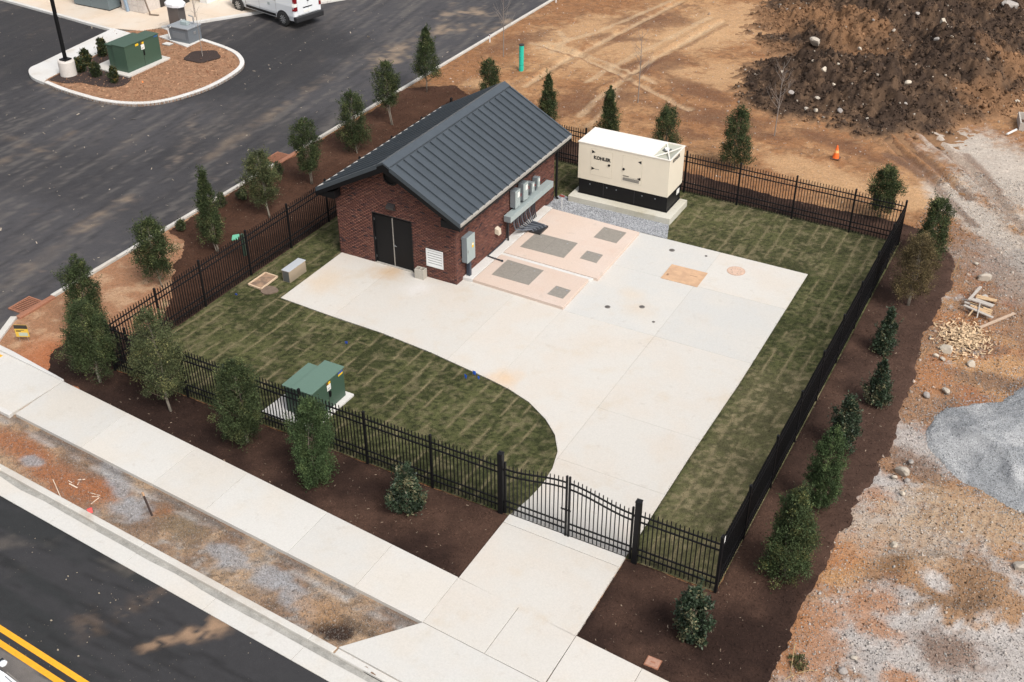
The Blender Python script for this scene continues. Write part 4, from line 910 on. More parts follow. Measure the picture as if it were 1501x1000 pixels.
h_.build('hood', mat('beige_plastic', (.55, .48, .38), .5), vl); bx(.03, .15, -.09, .09, -.055, -.045).build('hood_opening', LABELD, vl)
cp = MB().tube([(.07, 3.45, .20), (.07, 2.45, .20), (.09, 2.25, .21), (.35, 2.22, .21), (.78, 2.20, .20)], .026, 8); cp.tube([(.07, 3.9, .9), (.07, 3.85, .25), (.07, 3.45, .20)], .026, 8)
cp.tube([(.78, 2.20, .22), (.78, 2.20, .16)], .045, 8)
tag(cp.build('conduit_run', mat('black_cable', (.03, .035, .045), .45)), 'thin dark conduit running along the plinth and bending onto the near vault lid', 'conduit')

# ------------------------------------------------------------ pink vault lids with steel hatches
def vault(name, poly, hatches, label, gap):
    v = empty(name, (poly[0][0], poly[0][1], 0), label=label, cat='vault lid'); o = Vector(v.location)
    q = [(x-o.x, y-o.y) for x, y in poly]
    MB().prism(q, -.05, .15).build('lid_slab', PINK, v, bev=.012)
    for h in hatches:
        hq = [(x-o.x, y-o.y) for x, y in h]; cx = sum(p[0] for p in hq)/4; cy = sum(p[1] for p in hq)/4
        big = abs(hq[1][0]-hq[0][0]) > 1.2
        f = MB().prism(hq, .1505, .156).build('hatch', HATCH, v)
        grow = lambda k: [((p[0]-cx)*k+cx, (p[1]-cy)*k+cy) for p in hq]
        if big:
            mxp = ((hq[0][0]+hq[1][0])/2, (hq[0][1]+hq[1][1])/2); mnp = ((hq[2][0]+hq[3][0])/2, (hq[2][1]+hq[3][1])/2)
            MB().beam((mxp[0], mxp[1], .157), (mnp[0], mnp[1], .157), .012, .004).build('hatch_seam', DARKC, f)
        for a, b in ((0, 2), (1, 3)): 
            MB().lathe([(.035, 0), (.035, .004)], 10, ((hq[a][0]*.82+hq[b][0]*.18), (hq[a][1]*.82+hq[b][1]*.18), .1565)).build('lifting_ring', STEEL, f)
    return v
vault('vault_lid', [(.44, .46), (4.42, .30), (4.38, 2.60), (.44, 2.72)], [[(.89, 2.45), (2.55, 2.37), (2.55, 1.10), (.9, 1.12)], [(3.50, 1.56), (4.15, 1.53), (4.15, .82), (3.47, .85)]], 'nearer pink concrete vault lid with one large and one small steel hatch', 0)
vault('vault_lid', [(.44, 2.93), (4.68, 2.80), (4.60, 7.08), (.02+.42, 7.28)], [[(.85, 5.0), (2.76, 5.0), (2.80, 3.62), (.82, 3.62)], [(3.12, 6.80), (4.15, 6.77), (4.15, 5.73), (3.11, 5.76)], [(3.36, 4.62), (4.08, 4.60), (4.12, 3.87), (3.37, 3.91)]], 'farther and larger pink concrete vault lid with three steel hatches', 0)
tag(MB().prism([(.43, 2.73), (4.38, 2.61), (4.50, 2.79), (.43, 2.92)], -.05, .12).build('mortar_joint_strip', PALE), 'pale grey joint strip between the two pink vault lids', 'joint strip')
# pad furniture
py = empty('plywood_sheet', (*G2(1003, 404, .04), PADZ+.001), rz=.01, label='weathered plywood sheet lying flat on the concrete pad', cat='plywood sheet')
bx(-.75, .75, -.60, .60, 0, .018).build('board', mat('plywood', (.56, .36, .22), .8, col2=(.46, .29, .18), nscale=2.5, noise=.1), py)
bx(-.64, -.56, -.3, -.16, .0185, .020).build('knot', mat('knot_brown', (.25, .14, .08), .8), py); bx(.2, .5, .1, .13, .0185, .0195).build('split', mat('knot_brown', (.25, .14, .08), .8), py)
mh = empty('manhole_cover', (*G2(1079, 397.5, .03), PADZ+.001), label='round rusty pink manhole cover set in the concrete pad', cat='manhole cover')
MB().lathe([(.36, 0), (.36, .008)], 28).build('cover_ring', mat('rust_pink', (.48, .32, .24), .8, noise=.2), mh); MB().lathe([(.33, 0), (.33, .004)], 28, (0, 0, .0085)).build('cover', mat('rust_pink_light', (.54, .38, .29), .8, noise=.2), mh)
for k in range(6): MB().lathe([(.02, 0), (.02, .003)], 8, (.2*math.cos(k*1.047), .2*math.sin(k*1.047), .013)).build('lift_hole', DARKC, mh)
for px_, py_, r_, lab in [(890.5, 450, .11, 'dark round valve cap on the damp grey slab, left of its twin'), (941, 450, .11, 'dark round valve cap on the damp grey slab, right of its twin'), (985, 367, .12, 'oval brass valve cap near the back edge of the pad'), (1035, 375.5, .06, 'small dark drain plug near the back edge of the pad'), (958, 472, .06, 'smallest dark plug on the slab joint below the two valve caps')]:
    v = empty('valve_cap', (*G2(px_, py_, .03), PADZ+.001), label=lab, cat='valve cap')
    MB().lathe([(r_, 0), (r_, .006)], 18).build('collar', mat('iron_grey', (.16, .145, .13), .7), v); MB().lathe([(r_*.7, 0), (r_*.6, .012)], 18, (0, 0, .0065)).build('cap', mat('iron_dark', (.09, .08, .075), .6), v)
# concrete block by the door
cbk = empty('concrete_block', (-1.52, -.20, PADZ), rz=.05, label='grey hollow concrete block on the pad right of the double door', cat='concrete block')
b_ = MB(); b_.box(-.20, .20, -.14, -.10, 0, .40); b_.box(-.20, .20, .10, .14, 0, .40)
for x0, x1 in ((-.20, -.16), (-.02, .02), (.16, .20)): b_.box(x0, x1, -.0995, .0995, 0, .40)
b_.build('block', mat('block_grey', (.42, .39, .34), .95, noise=.15, nscale=12, bump=.4), cbk)

# ------------------------------------------------------------ generator
gp = empty('generator_pad', (2.98, 9.45, 0), label='pale raised concrete base under the generator', cat='concrete base')
gp_b = bx(-2.37, 2.40, -.98, 1.05, -.1, .30).build('base_slab', concrete_mat('concrete_base', (.56, .54, .47), (.50, .47, .38), (.42, .38, .28)), gp, bev=.015)
ge = empty('generator', (2.95, 9.75, .301), label='large cream standby generator on a black fuel tank base', cat='generator')
gx0, gx1, gy0, gy1 = -2.07, 2.06, -.79, .76
tk = bx(gx0, gx1, gy0, gy1, .02, .70).build('fuel_tank', BLACK, ge, bev=.01)
for k, x in enumerate((-1.55, -.75, -.3, .9, 1.5)): bx(x, x+.04, gy0-.02, gy0-.001, .50, .54).build('lug', GALV2, tk)
for x in (-.9, .55): bx(x, x+.02, gy0-.006, gy0-.0005, .05, .68).build('weld_seam', BLKPLASTIC, tk)
bx(gx1+.0005, gx1+.004, .30, .62, .35, .58).build('data_plate', LABELW, tk)
bx(gx0-.03, gx1+.03, gy0-.03, gy1+.03, -.0, .0195).build('skid_flange', BLACK, ge)
en = MB(); ex0, ex1, ey0, ey1, ez0, ez1 = gx0-.05, gx1+.01, gy0-.02, gy1+.10, .705, 2.38
en.box(ex0, ex1, ey0, ey0+.04, ez0, ez1); en.box(ex0, ex1, ey1-.04, ey1, ez0, ez1); en.box(ex0, ex0+.04, ey0+.0405, ey1-.0405, ez0, ez1); en.box(ex1-.04, ex1, ey0+.0405, ey1-.0405, ez0, ez1); en.box(ex0+.041, ex1-.041, ey0+.041, ey1-.041, ez0, ez0+.03)
enc = en.build('enclosure', CREAM, ge, bev=.006)
roof = MB(); hx = ex1-.80
roof.box(ex0-.025, hx, ey0-.025, ey1+.025, ez1+.001, ez1+.045); roof.box(hx+.0005, ex1+.02, ey0-.025, ey0+.03, ez1+.001, ez1+.045); roof.box(hx+.0005, ex1+.02, ey1-.03, ey1+.025, ez1+.001, ez1+.045); roof.box(ex1-.03, ex1+.02, ey0+.0305, ey1-.0305, ez1+.001, ez1+.045)
roof.build('roof_cover', CREAMROOF, ge, bev=.006)
# discharge hopper: four sloping plates meeting at a low centre, stack outlet
INN = mat('hopper_grey', (.40, .40, .33), .6)
cx, cy, cz = (hx+ex1-.03)/2, (ey0+ey1)/2, ez1-.12
cor = [(hx, ey0+.03, ez1+.0), (ex1-.03, ey0+.03, ez1+.0), (ex1-.03, ey1-.03, ez1+.0), (hx, ey1-.03, ez1+.0)]
for i in range(4):
    a, b = cor[i], cor[(i+1) % 4]
    MB().add([a, b, (cx, cy, cz), (a[0], a[1], a[2]-.02), (b[0], b[1], b[2]-.02), (cx, cy, cz-.02)], [(0, 1, 2), (5, 4, 3), (0, 3, 4, 1), (1, 4, 5, 2), (2, 5, 3, 0)]).build('hopper_plate', INN, ge)
for i in range(4): MB().beam((cor[i][0], cor[i][1], ez1+.01), (cx, cy, cz+.10), .055, .03).build('hopper_rib', CREAMROOF, ge)
st = MB().lathe([(.10, 0), (.10, .06), (.07, .06), (.07, .01)], 18, (hx+.24, cy+.20, ez1-.005)); st.build('exhaust_outlet', WHITE, ge)
bx(hx+.08, hx+.40, cy+.04, cy+.36, ez1-.02, ez1-.006).build('exhaust_plate', mat('soot_grey', (.12, .12, .11), .7), ge)
L0 = 2.95   # local x = world x - L0 ; heights measured from the tank base
fy = ey0-.001
def fbox(x0, x1, z0, z1, m, name, d=.004, par=None): return bx(x0-L0, x1-L0, fy-d, fy, z0-.30, z1-.30).build(name, m, par or enc)
SE = mat('cream_seam', (.40, .35, .27), .6)
for (x0, x1, z0, z1) in ((1.42, 2.42, 1.30, 2.50), (2.90, 3.80, 1.30, 2.50)):
    d = empty('access_door', (0, 0, 0)); d.parent = enc
    fbox(x0+.008, x1-.008, z0+.008, z1-.008, CREAM, 'door_skin', .008, d)
    s = MB()
    for (a, b, c, e) in ((x0, x1, z0, z0+.007), (x0, x1, z1-.007, z1), (x0, x0+.007, z0+.0075, z1-.0075), (x1-.007, x1, z0+.0075, z1-.0075)): s.box(a-L0, b-L0, fy-.003, fy, c-.30, e-.30)
    s.build('door_gap', SE, d)
def tri(x, z, s):
    v = [(x-L0, z-.30+.075), (x-L0, z-.30-.075), (x-L0+s*.16, z-.30)]
    m_ = MB(); vs = [(a, fy-.014, b) for a, b in v]+[(a, fy-.0085, b) for a, b in v]; m_.add(vs, [(0, 1, 2), (5, 4, 3), (0, 3, 4, 1), (1, 4, 5, 2), (2, 5, 3, 0)]); m_.build('hinge', BLACK, enc)
tri(1.47, 2.37, 1); tri(1.47, 1.60, 1); tri(3.76, 2.34, -1); tri(3.76, 1.57, -1)
for x, z in ((2.29, 1.90), (2.97, 1.88)):
    m_ = MB().lathe([(.055, 0), (.055, .025), (.03, .035)], 14); m_.v = [(x-L0+a, fy-.008-c, z-.30+b) for a, b, c in m_.v]; m_.build('latch', BLACK, enc)
text_mesh('lettering', 'KOHLER', .205, LABELD, enc, (1.56-L0, fy-.0115, 2.06-.30), (math.pi/2, 0, 0), bold=.011, ext=.003)
text_mesh('lettering', 'KOHLER', .072, LABELD, enc, (2.95-L0, fy-.0115, 1.555-.30), (math.pi/2, 0, 0), bold=.002, ext=.003)
fbox(3.27, 3.76, 1.545, 1.552, LABELD, 'print_line', .010)
for k in range(3): fbox(1.66+k*.06, 1.70+k*.06, 1.575, 1.61, mat('print_grey', (.25, .23, .20), .6), 'print_mark', .010)
fbox(2.95, 3.70, 1.36, 1.51, mat('louvre_shadow', (.12, .11, .10), .7), 'louvre_panel', .009)
for k in range(8): bx(2.95-L0, 3.70-L0, fy-.020, fy-.0095, 1.368-.30+k*.018, 1.377-.30+k*.018).build('louvre_slat', mat('louvre_grey', (.33, .31, .27), .5), enc)
t_ = text_mesh('lettering', 'KOHLER', .205, LABELD, enc, (ex1+.004, ey0+.32, 2.50-.33), (math.pi/2, 0, math.pi/2), bold=.011, ext=.003)
sk = empty('marker_stake', (.73, 7.62, .02), label='thin white stake with a small red cap standing in the gravel strip', cat='stake')
bx(-.012, .012, -.012, .012, 0, .62).build('stake', WHITE, sk); bx(-.11, .11, -.05, .05, .62, .66).build('flag', mat('faded_red', (.22, .035, .02), .7), sk)

# ------------------------------------------------------------ green pad-mounted transformers
def transformer(loc, s, wy, label, top, padm, lids, padpoly):
    """front cabinet faces +x, width along y; lids = second label colour set"""
    t = empty('transformer', loc, label=label, cat='transformer')
    H = 1.16*s
    c = MB().box(-.72*s, 0, 0, wy, .0, H-.05).build('cabinet', GREENP, t, bev=.008)
    l = bx(-.75*s, .03, -.03, wy+.03, H-.049, H).build('lid', top, t, bev=.008)
    bx(.0005, .008, wy*.5-.008, wy*.5+.008, .06, H-.08).build('door_gap', LABELD, c)
    bx(.001, .05, wy*.5+.02, wy*.5+.08, H*.42, H*.60).build('padlock_handle', BLACK, c)
    bx(-1.19*s, -.7505*s, .12*s, wy*.82, .0, H-.16).build('tank', GREENP, t, bev=.008)
    bx(-1.23*s, -.7515*s, .06*s, wy*.86, H-.159, H-.10).build('tank_lid', top, t, bev=.008)
    y = wy*.46
    bx(.009, .012, y, y+.20*s, H-.42*s, H-.20*s).build('label_panel', LABELW, c); bx(.009, .012, y, y+.20*s, H-.195*s, H-.08*s).build('warning_label', mat('label_black_orange', (.16, .07, .01), .6), c)
    bx(.0125, .015, y+.08*s, y+.19*s, H-.185*s, H-.10*s).build('warning_stripe', LABELY, c)
    bx(.0125, .014, y+.03*s, y+.17*s, H-.34*s, H-.325*s).build('print_line', LABELD, c); bx(.0125, .014, y+.03*s, y+.15*s, H-.38*s, H-.37*s).build('print_line', LABELD, c)
    if lids == 0:
        bx(.009, .012, wy-.30, wy-.06, H-.15, H-.07).build('blue_label', mat('label_blue', (.06, .09, .30), .6), c); bx(.009, .012, wy-.30, wy-.06, H-.22, H-.155).build('warning_label', LABELY, c)
    else:
        bx(.009, .012, wy-.36, wy-.08, H-.14, H-.07).build('blue_label', mat('label_blue2', (.03, .11, .32), .6), c); bx(.009, .012, y-.40, y-.16, H-.22, H-.10).build('warning_label', LABELY, c)
    for k in (0, 1): bx(-1.19*s-.09*(1), -1.192*s, wy*(.3+k*.3), wy*(.3+k*.3)+.04, .15, H-.35).build('cooling_fin', GREENP, t)
    p = tag(MB().prism([(x-loc[0], y-loc[1]) for x, y in padpoly], -.1, .08).build('transformer_pad', padm, bev=.01), None, 'concrete base')
    p.location = (loc[0], loc[1], 0); return t, p
t, p = transformer((.46, -9.70, .081), 1.0, 1.72, 'green transformer cabinet on the lawn behind the front fence', GREENTOP, PALE, 0, [(-1.45, -10.0), (.62, -10.1), (.66, -7.80), (-1.30, -7.78)])
p['label'] = 'pale concrete base of the transformer that stands on the lawn'
t, p = transformer((-27.75, 10.95, .081), 1.28, 2.62, 'tall dark green transformer cabinet on the kerbed island', GREENP, WALK, 1, [(-30.3, 10.75), (-27.4, 10.55), (-27.5, 13.95), (-30.4, 14.1)])
p['label'] = 'pale concrete base of the transformer on the kerbed island'

# ------------------------------------------------------------ fence
def picket_mesh(h, z0=.05, w=.026):
    m_ = MB(); a = w/2; m_.box(-a, a, -a, a, z0, h-.04)
    m_.add([(-a, -a, h-.0399), (a, -a, h-.0399), (a, a, h-.0399), (-a, a, h-.0399), (0, 0, h)], [(0, 1, 4), (1, 2, 4), (2, 3, 4), (3, 0, 4), (3, 2, 1, 0)])
    me = m_.mesh('picket'); me.materials.append(BLACK); return me
PK = picket_mesh(1.93)
pp = MB().box(-.035, .035, -.035, .035, -.05, 1.98); pp.add([(-.042, -.042, 1.981), (.042, -.042, 1.981), (.042, .042, 1.981), (-.042, .042, 1.981), (0, 0, 2.03)], [(0, 1, 4), (1, 2, 4), (2, 3, 4), (3, 0, 4), (3, 2, 1, 0)])
PP = pp.mesh('post'); PP.materials.append(BLACK)
pg = MB().box(-.075, .075, -.075, .075, -.05, 2.20); pg.add([(-.085, -.085, 2.201), (.085, -.085, 2.201), (.085, .085, 2.201), (-.085, .085, 2.201), (-.085, -.085, 2.23), (.085, -.085, 2.23), (.085, .085, 2.23), (-.085, .085, 2.23), (0, 0, 2.27)],
    [(3, 2, 1, 0), (0, 1, 5, 4), (1, 2, 6, 5), (2, 3, 7, 6), (3, 0, 4, 7), (4, 5, 8), (5, 6, 8), (6, 7, 8), (7, 4, 8)])
PG = pg.mesh('gate_post'); PG.materials.append(BLACK)
RAILZ = (1.72, 1.50, .50, .28)
def inst(name, me, parent, loc):
    o = bpy.data.objects.new(name, me); COL.objects.link(o); o.parent = parent; o.location = loc; return o
def fence(A, B, posts, label, gate_at=(), sp=.122, endpost=(True, True)):
    A = Vector((*A, 0)); B = Vector((*B, 0)); L = (B-A).length; az = math.atan2((B-A).y, (B-A).x)
    f = empty('fence', A, rz=az, label=label, cat='fence')
    ps = [p for p in posts if 0 <= p <= L]
    for p in ps: inst('gate_post' if p in gate_at else 'post', PG if p in gate_at else PP, f, (p, 0, 0))
    for a, b in zip(ps[:-1], ps[1:]):
        ra = a+(.075 if a in gate_at else .035); rb = b-(.075 if b in gate_at else .035)
        for z in RAILZ:
            m_ = MB().box(ra, rb, -.019, .019, z-.019, z+.019).mesh('rail'); m_.materials.append(BLACK); inst('rail', m_, f, (0, 0, 0))
        n = max(1, round((rb-ra)/sp)-1); st_ = (rb-ra)/(n+1)
        for k in range(n): inst('picket', PK, f, (ra+(k+1)*st_, random.uniform(-.002, .002), random.uniform(-.004, .004)))
    return f
Lf = 7.74-(-7.5)
fence((-7.5, -10.45), (7.74, -10.45), [0, .9, 3.3, 5.7, 8.14, 10.54, 12.89, 15.239], 'front black picket fence from the left corner to the gate', gate_at=(15.239,))
fence((11.95, -10.45), (14.30, -10.45), [0, 2.35], 'short black picket fence from the gate to the right corner', gate_at=(0,))
fence((14.30, -10.45), (14.25, 11.38), [.07]+[2.30+2.47*k for k in range(8)]+[21.83-.06], 'right side black picket fence beside the long mulch bed')
fence((-7.5, 12.15), (14.25, 11.38), [0]+[2.35+2.48*k for k in range(8)]+[21.75], 'back black picket fence behind the cream generator')
fence((-7.5, -10.45), (-7.5, 12.15), [.07, 2.38, 4.65, 7.28, 9.81, 12.38, 14.9, 17.4, 19.9, 22.54], 'left side black picket fence between the lawn and car park kerb')
# double gate with swooping top rails
def gate_leaf(x0, x1, side, label):
    g_ = empty('gate_leaf', (x0, -10.45, PADZ), label=label, cat='gate'); Lg = abs(x1-x0); sgn = 1 if x1 > x0 else -1
    def top(t): return 1.66+.30*(t*t*(3-2*t))
    for z0_, nm in ((0, 'top_rail'), (-.21, 'top_rail')):
        m_ = MB(); N_ = 12
        for k in range(N_):
            a, b = k/N_, (k+1)/N_; m_.beam((sgn*Lg*a, 0, top(a)+z0_), (sgn*Lg*b+.004*sgn, 0, top(b)+z0_), .038, .038)
        m_.build(nm, BLACK, g_)
    for z in (.48, .26): bx(min(0, sgn*Lg), max(0, sgn*Lg), -.0185, .0185, z-.0185, z+.0185).build('bottom_rail', BLACK, g_)
    n = 15
    for k in range(1, n):
        t = k/n; me = picket_mesh(top(t)+.19, .05, .024); inst('picket', me, g_, (sgn*Lg*t, 0, 0))
    bx(-.027, .027, -.027, .027, .02, 1.92).build('stile', BLACK, g_); bx(sgn*Lg-.027, sgn*Lg+.027, -.027, .027, .0, 2.20).build('stile', BLACK, g_)
    for z in (.38, 1.60): bx(min(0, -sgn*.06)-.001, max(0, -sgn*.06)+.001, -.02, .02, z, z+.06).build('hinge', BLACK, g_)
    if side:
        l = MB().box(sgn*Lg-.10*sgn-.05, sgn*Lg+.16, -.05, -.03, .98, 1.03); l.lathe([(.03, 0), (.03, .10)], 8, (sgn*Lg+.02, -.06, .93)); l.build('latch', BLACK, g_)
gate_leaf(7.88, 9.82, 1, 'left leaf of the black entrance gate, carrying the latch')
gate_leaf(11.80, 9.91, 0, 'right leaf of the black entrance gate over the driveway')
wt = empty('fence_tag', (14.33, -10.36, 1.80), label='small white tag tied to the fence corner nearest the camera on the right', cat='tag')
bx(.0, .006, -.0, .10, -.10, .09).build('tag_panel', WHITE, wt, bev=.002); MB().tube([(0, .05, .07), (-.03, .05, .09)], .004, 5).build('tie', WHITE, wt)
vs_ = empty('pale_marker_post', (-2.55, -10.25, 0), label='pale blue-grey marker post standing just inside the front fence', cat='marker post')
bx(-.03, .03, -.015, .015, 0, 1.72).build('post', mat('pale_blue_grey', (.38, .42, .50), .6), vs_); bx(-.031, .031, -.0165, -.0155, 1.2, 1.5).build('sticker', LABELW, vs_)

# ------------------------------------------------------------ trees and shrubs
def foliage(seed, h, w, n, zb, prof, leaf, cols, clumps, m, spread=.16, upright=.5, name='crown'):
    rg = np.random.default_rng(seed); nc = clumps
    t = rg.beta(1.15, 1.25, nc); w = w*.80; rad = prof(t)*w/2
    ph = rg.uniform(0, 2*np.pi, nc); rr = rad*np.sqrt(rg.uniform(.15, 1.0, nc))*rg.uniform(.82, 1.10, nc)
    lob = 1+.26*np.sin(ph*2+seed)*np.sin(t*7+seed*1.7)+.14*np.sin(ph*3+t*13+seed*2.1); rr = rr*lob
    cen = np.stack([rr*np.cos(ph), rr*np.sin(ph), zb+(h-zb)*t], 1); cs = rg.uniform(.65, 1.35, nc)*np.clip(rad/(w/2)+.25, .3, 1)
    lit = rg.uniform(.50, 1.32, nc); tipc = rg.random(nc)
    ci = rg.integers(0, nc, n)
    n = int(n*2.7); leaf = leaf*.70; spread = spread*.64; ci = rg.integers(0, nc, n); P = cen[ci] + rg.normal(size=(n, 3))*np.array([spread*w, spread*w, spread*w*1.25])*.62*cs[ci][:, None]
    ns = 26; si = rg.integers(0, nc, ns); sd_ = cen[si]*np.array([1, 1, 0]); sd_ = sd_/(np.linalg.norm(sd_, axis=1)[:, None]+1e-6)*.45+np.array([0, 0, .9])+rg.normal(0, .18, (ns, 3))
    m_sh = int(n*.045); wh = rg.integers(0, ns, m_sh); al = rg.random(m_sh)[:, None]*rg.uniform(.7, 1, ns)[wh][:, None]
    P[:m_sh] = cen[si][wh]+sd_[wh]*al*(.20+.16*w)+rg.normal(0, .012+.01*w, (m_sh, 3))
    q = rg.normal(size=(n, 3)); out = P*np.array([1, 1, 0]); out /= np.linalg.norm(out, axis=1)[:, None]+1e-6
    ax = q*.75+out*.55+np.array([0, 0, upright]); ax /= np.linalg.norm(ax, axis=1)[:, None]
    sd = np.cross(ax, rg.normal(size=(n, 3))); sd /= np.linalg.norm(sd, axis=1)[:, None]
    s = leaf*rg.uniform(.6, 1.35, n)[:, None]
    V = np.stack([P-ax*s*.2, P+sd*s*.34+ax*s*.4, P+ax*s*1.1, P-sd*s*.34+ax*s*.4], 1)
    V[..., 2] = np.maximum(V[..., 2], .02)
    dk, lt_, tp_ = (np.array(c) for c in cols)
    u = rg.random(n)[:, None]; C = dk*(1-u)+lt_*u; k = (tipc[ci] > .80) & (rg.random(n) < .7); C[k] = C[k]*.3+tp_*.7
    C = C*lit[ci][:, None]*rg.uniform(.8, 1.2, (n, 1))
    me = np_mesh(name, V.reshape(-1, 3), np.arange(n*4).reshape(n, 4), np.repeat(C, 4, 0)); me.materials.append(m); return me, cen
DG = ((.020, .032, .011), (.050, .070, .022), (.115, .125, .036))
OL = ((.035, .048, .018), (.080, .092, .032), (.16, .15, .045))
BR = ((.055, .042, .018), (.13, .095, .035), (.20, .14, .05))
HO = ((.016, .032, .016), (.040, .062, .030), (.15, .13, .060))
BD = ((.022, .042, .013), (.052, .085, .026), (.10, .14, .040))
def _br(c, k): return tuple(tuple(k*(.82*x+.18*(sum(q)/3)) for x in q) for q in c)
DG, OL, BR, HO, BD = (_br(c, 1.28) for c in (DG, OL, BR, HO, BD))
def prof_oval(t): return np.clip(np.sin(np.pi*np.clip(t*.80+.14, 0, 1))**.62, .05, 1)*(1-.16*t)
def prof_cone(t): return np.clip((1-t)**.72, .05, 1)*np.clip(.55+t*3.2, 0, 1)
def prof_egg(t): return np.clip(np.sqrt(np.clip(1-((t-.36)/.66)**2, 0, 1)), .05, 1)
def prof_col(t): return np.clip(np.sqrt(np.clip(1-((t-.45)/.57)**2, 0, 1))**.8, .08, 1)*np.where(t > .82, 1-(t-.82)*2.6, 1)
def tree(px, py, h, wpx, prof, cols, label, zb=.5, n=9000, lean=(0, 0), thin=1., leaf=.062, seed=0, dx=0, cat='tree', group=None, m=None, trunk_r=.04, multi=False, clumps=260, nm='tree', xy=None, leader=False):
    p = G(px, py) if xy is None else np.array([*xy, 0.]); dist = np.linalg.norm(np.array([p[0], p[1], h/2])-CAM); w = wpx/(F_PX/dist)
    t = empty(nm, (p[0], p[1], -.02), label=label, cat=cat, group=group)
    me, cen = foliage(seed*13+3, h, w, int(n*thin), zb, prof, leaf, cols, clumps, m or LEAFM)
    c = link('crown', me, None, t); c.location = (lean[0], lean[1], 0)
    if leader:
        me2, _ = foliage(seed*13+9, h*1.0, w*.28, int(350), h*.78, prof_col, leaf, cols, 24, m or LEAFM, spread=.30); o = link('leader_shoot', me2, None, t); o['kind'] = 'stuff'; o.location = (lean[0], lean[1], .12*h)
    rg = random.Random(seed); tb = MB()
    stems = 3 if multi else 1
    for k in range(stems):
        a = rg.uniform(0, 6.28); bx_, by_ = (math.cos(a)*.05, math.sin(a)*.05) if multi else (0, 0)
        tb.tube([(bx_-.10*lean[0], by_-.1*lean[1], -.05), (bx_+lean[0]*.5, by_+lean[1]*.5, zb*.7), (lean[0]+math.cos(a)*w*.08, lean[1]+math.sin(a)*w*.08, h*.45), (lean[0], lean[1], h*.92)], trunk_r*(.6 if multi else 1), 7, .008)
    tb.build('trunk', BARK, t, sm=True)
    br = MB(); sel = rg.sample(range(len(cen)), 46)
    for i in sel:
        q = cen[i]; z0 = max(zb*.55, q[2]-rg.uniform(.25, .55)*np.hypot(q[0], q[1])*1.6-.12)
        f = min(1, z0/(h*.45)); br.tube([(lean[0]*f, lean[1]*f, z0), (q[0]*.5+lean[0], q[1]*.5+lean[1], (z0+q[2])/2-.03), (q[0]*1.02+lean[0], q[1]*1.02+lean[1], q[2]+.06)], .012, 4, .003, cap=False)
    b = br.build('branches', TWIG, t); b['kind'] = 'stuff'
    return t
tree(147, 560, 3.05, 76, prof_egg, DG, 'dense dark green tree leftmost along the pavement with a pale leaning trunk', zb=.55, n=13000, lean=(-.15, .05), seed=1, trunk_r=.06, leaf=.055)
tree(133, 480, 2.75, 58, prof_egg, DG, 'dark tree with thin leader behind the leftmost pavement tree', zb=.35, n=9500, seed=2, leader=True, leaf=.055)
tree(250, 602, 3.70, 84, prof_egg, OL, 'sparse olive tree with bare lower twigs and pale trunk, second along the pavement', zb=.75, n=8500, lean=(-.22, .05), seed=3, trunk_r=.055, leaf=.058, clumps=190)
tree(363, 648, 3.05, 78, prof_col, DG, 'bushy columnar tree hiding the fence left of the lawn transformer', zb=.30, n=14000, lean=(-.1, 0), seed=4, leaf=.055)
tree(465, 705, 3.05, 72, prof_col, BD, 'dense green columnar tree in front of the lawn transformer', zb=.15, n=14000, seed=5, leaf=.055)
tree(238, 418, 2.72, 62, prof_col, DG, 'tree by the car park kerb at the edge of the orange soil, thin below', zb=.45, n=8500, lean=(-.25, .1), seed=6, multi=True)
tree(320, 370, 3.40, 54, prof_cone, DG, 'narrow tree with wispy leader by the kerb, left of the mint green cap', zb=.5, n=7500, lean=(-.30, .1), seed=7, multi=True, leader=True)
tree(394, 318, 2.95, 58, prof_col, OL, 'tree with bare twiggy base beside the upper rusty drain grate, nearest its lower side', zb=.7, n=7500, lean=(-.3, .15), seed=8, multi=True, trunk_r=.05)
tree(457, 270, 3.15, 46, prof_col, DG, 'slim tree just left of the low corner of the metal roof', zb=.7, n=6500, lean=(-.05, 0), seed=9, multi=True)
tree(525, 225, 3.05, 52, prof_egg, DG, 'tree beside the left roof edge, second from the low roof corner', zb=.35, n=7000, lean=(-.1, 0), seed=10, multi=True)
tree(575, 183, 3.15, 44, prof_col, DG, 'columnar tree on the kerb side halfway along the left roof edge', zb=.9, n=6000, lean=(-.35, .2), seed=11, multi=True)
tree(627, 135, 3.50, 52, prof_cone, DG, 'cone shaped tree overlapping the kerb, farthest along the car park side', zb=.85, n=7500, seed=12, multi=True)
tree(718, 145, 2.20, 36, prof_col, DG, 'small rounded tree rising right behind the roof ridge end', zb=.3, n=5000, seed=13)
tree(803, 185, 2.70, 42, prof_cone, DG, 'pointed dark tree behind the right slope of the roof', zb=.2, n=6500, seed=14)
tree(892, 205, 2.75, 46, prof_cone, DG, 'dark tree directly behind the left end of the generator', zb=.15, n=6500, seed=15)
tree(975, 232, 2.60, 46, prof_egg, DG, 'dark tree behind the right end of the generator', zb=.2, n=6500, seed=16)
tree(1076, 248, 2.85, 52, prof_egg, DG, 'tree outside the back fence midway between the generator and right corner', zb=.35, n=7000, seed=17, leader=True)
tree(1290, 318, 2.35, 47, prof_egg, DG, 'oval dark green tree behind the far right fence corner', zb=.35, n=7500, seed=18)
tree(1361, 377, 2.60, 52, prof_egg, DG, 'dark green tree behind the brown-leaved tree at the top of the mulch bed', zb=.1, n=7500, seed=19)
tree(1331, 447, 2.95, 62, prof_egg, BR, 'brown and rust leaved tree at the upper end of the right mulch bed', zb=.55, n=9500, seed=20, multi=True, leaf=.05)
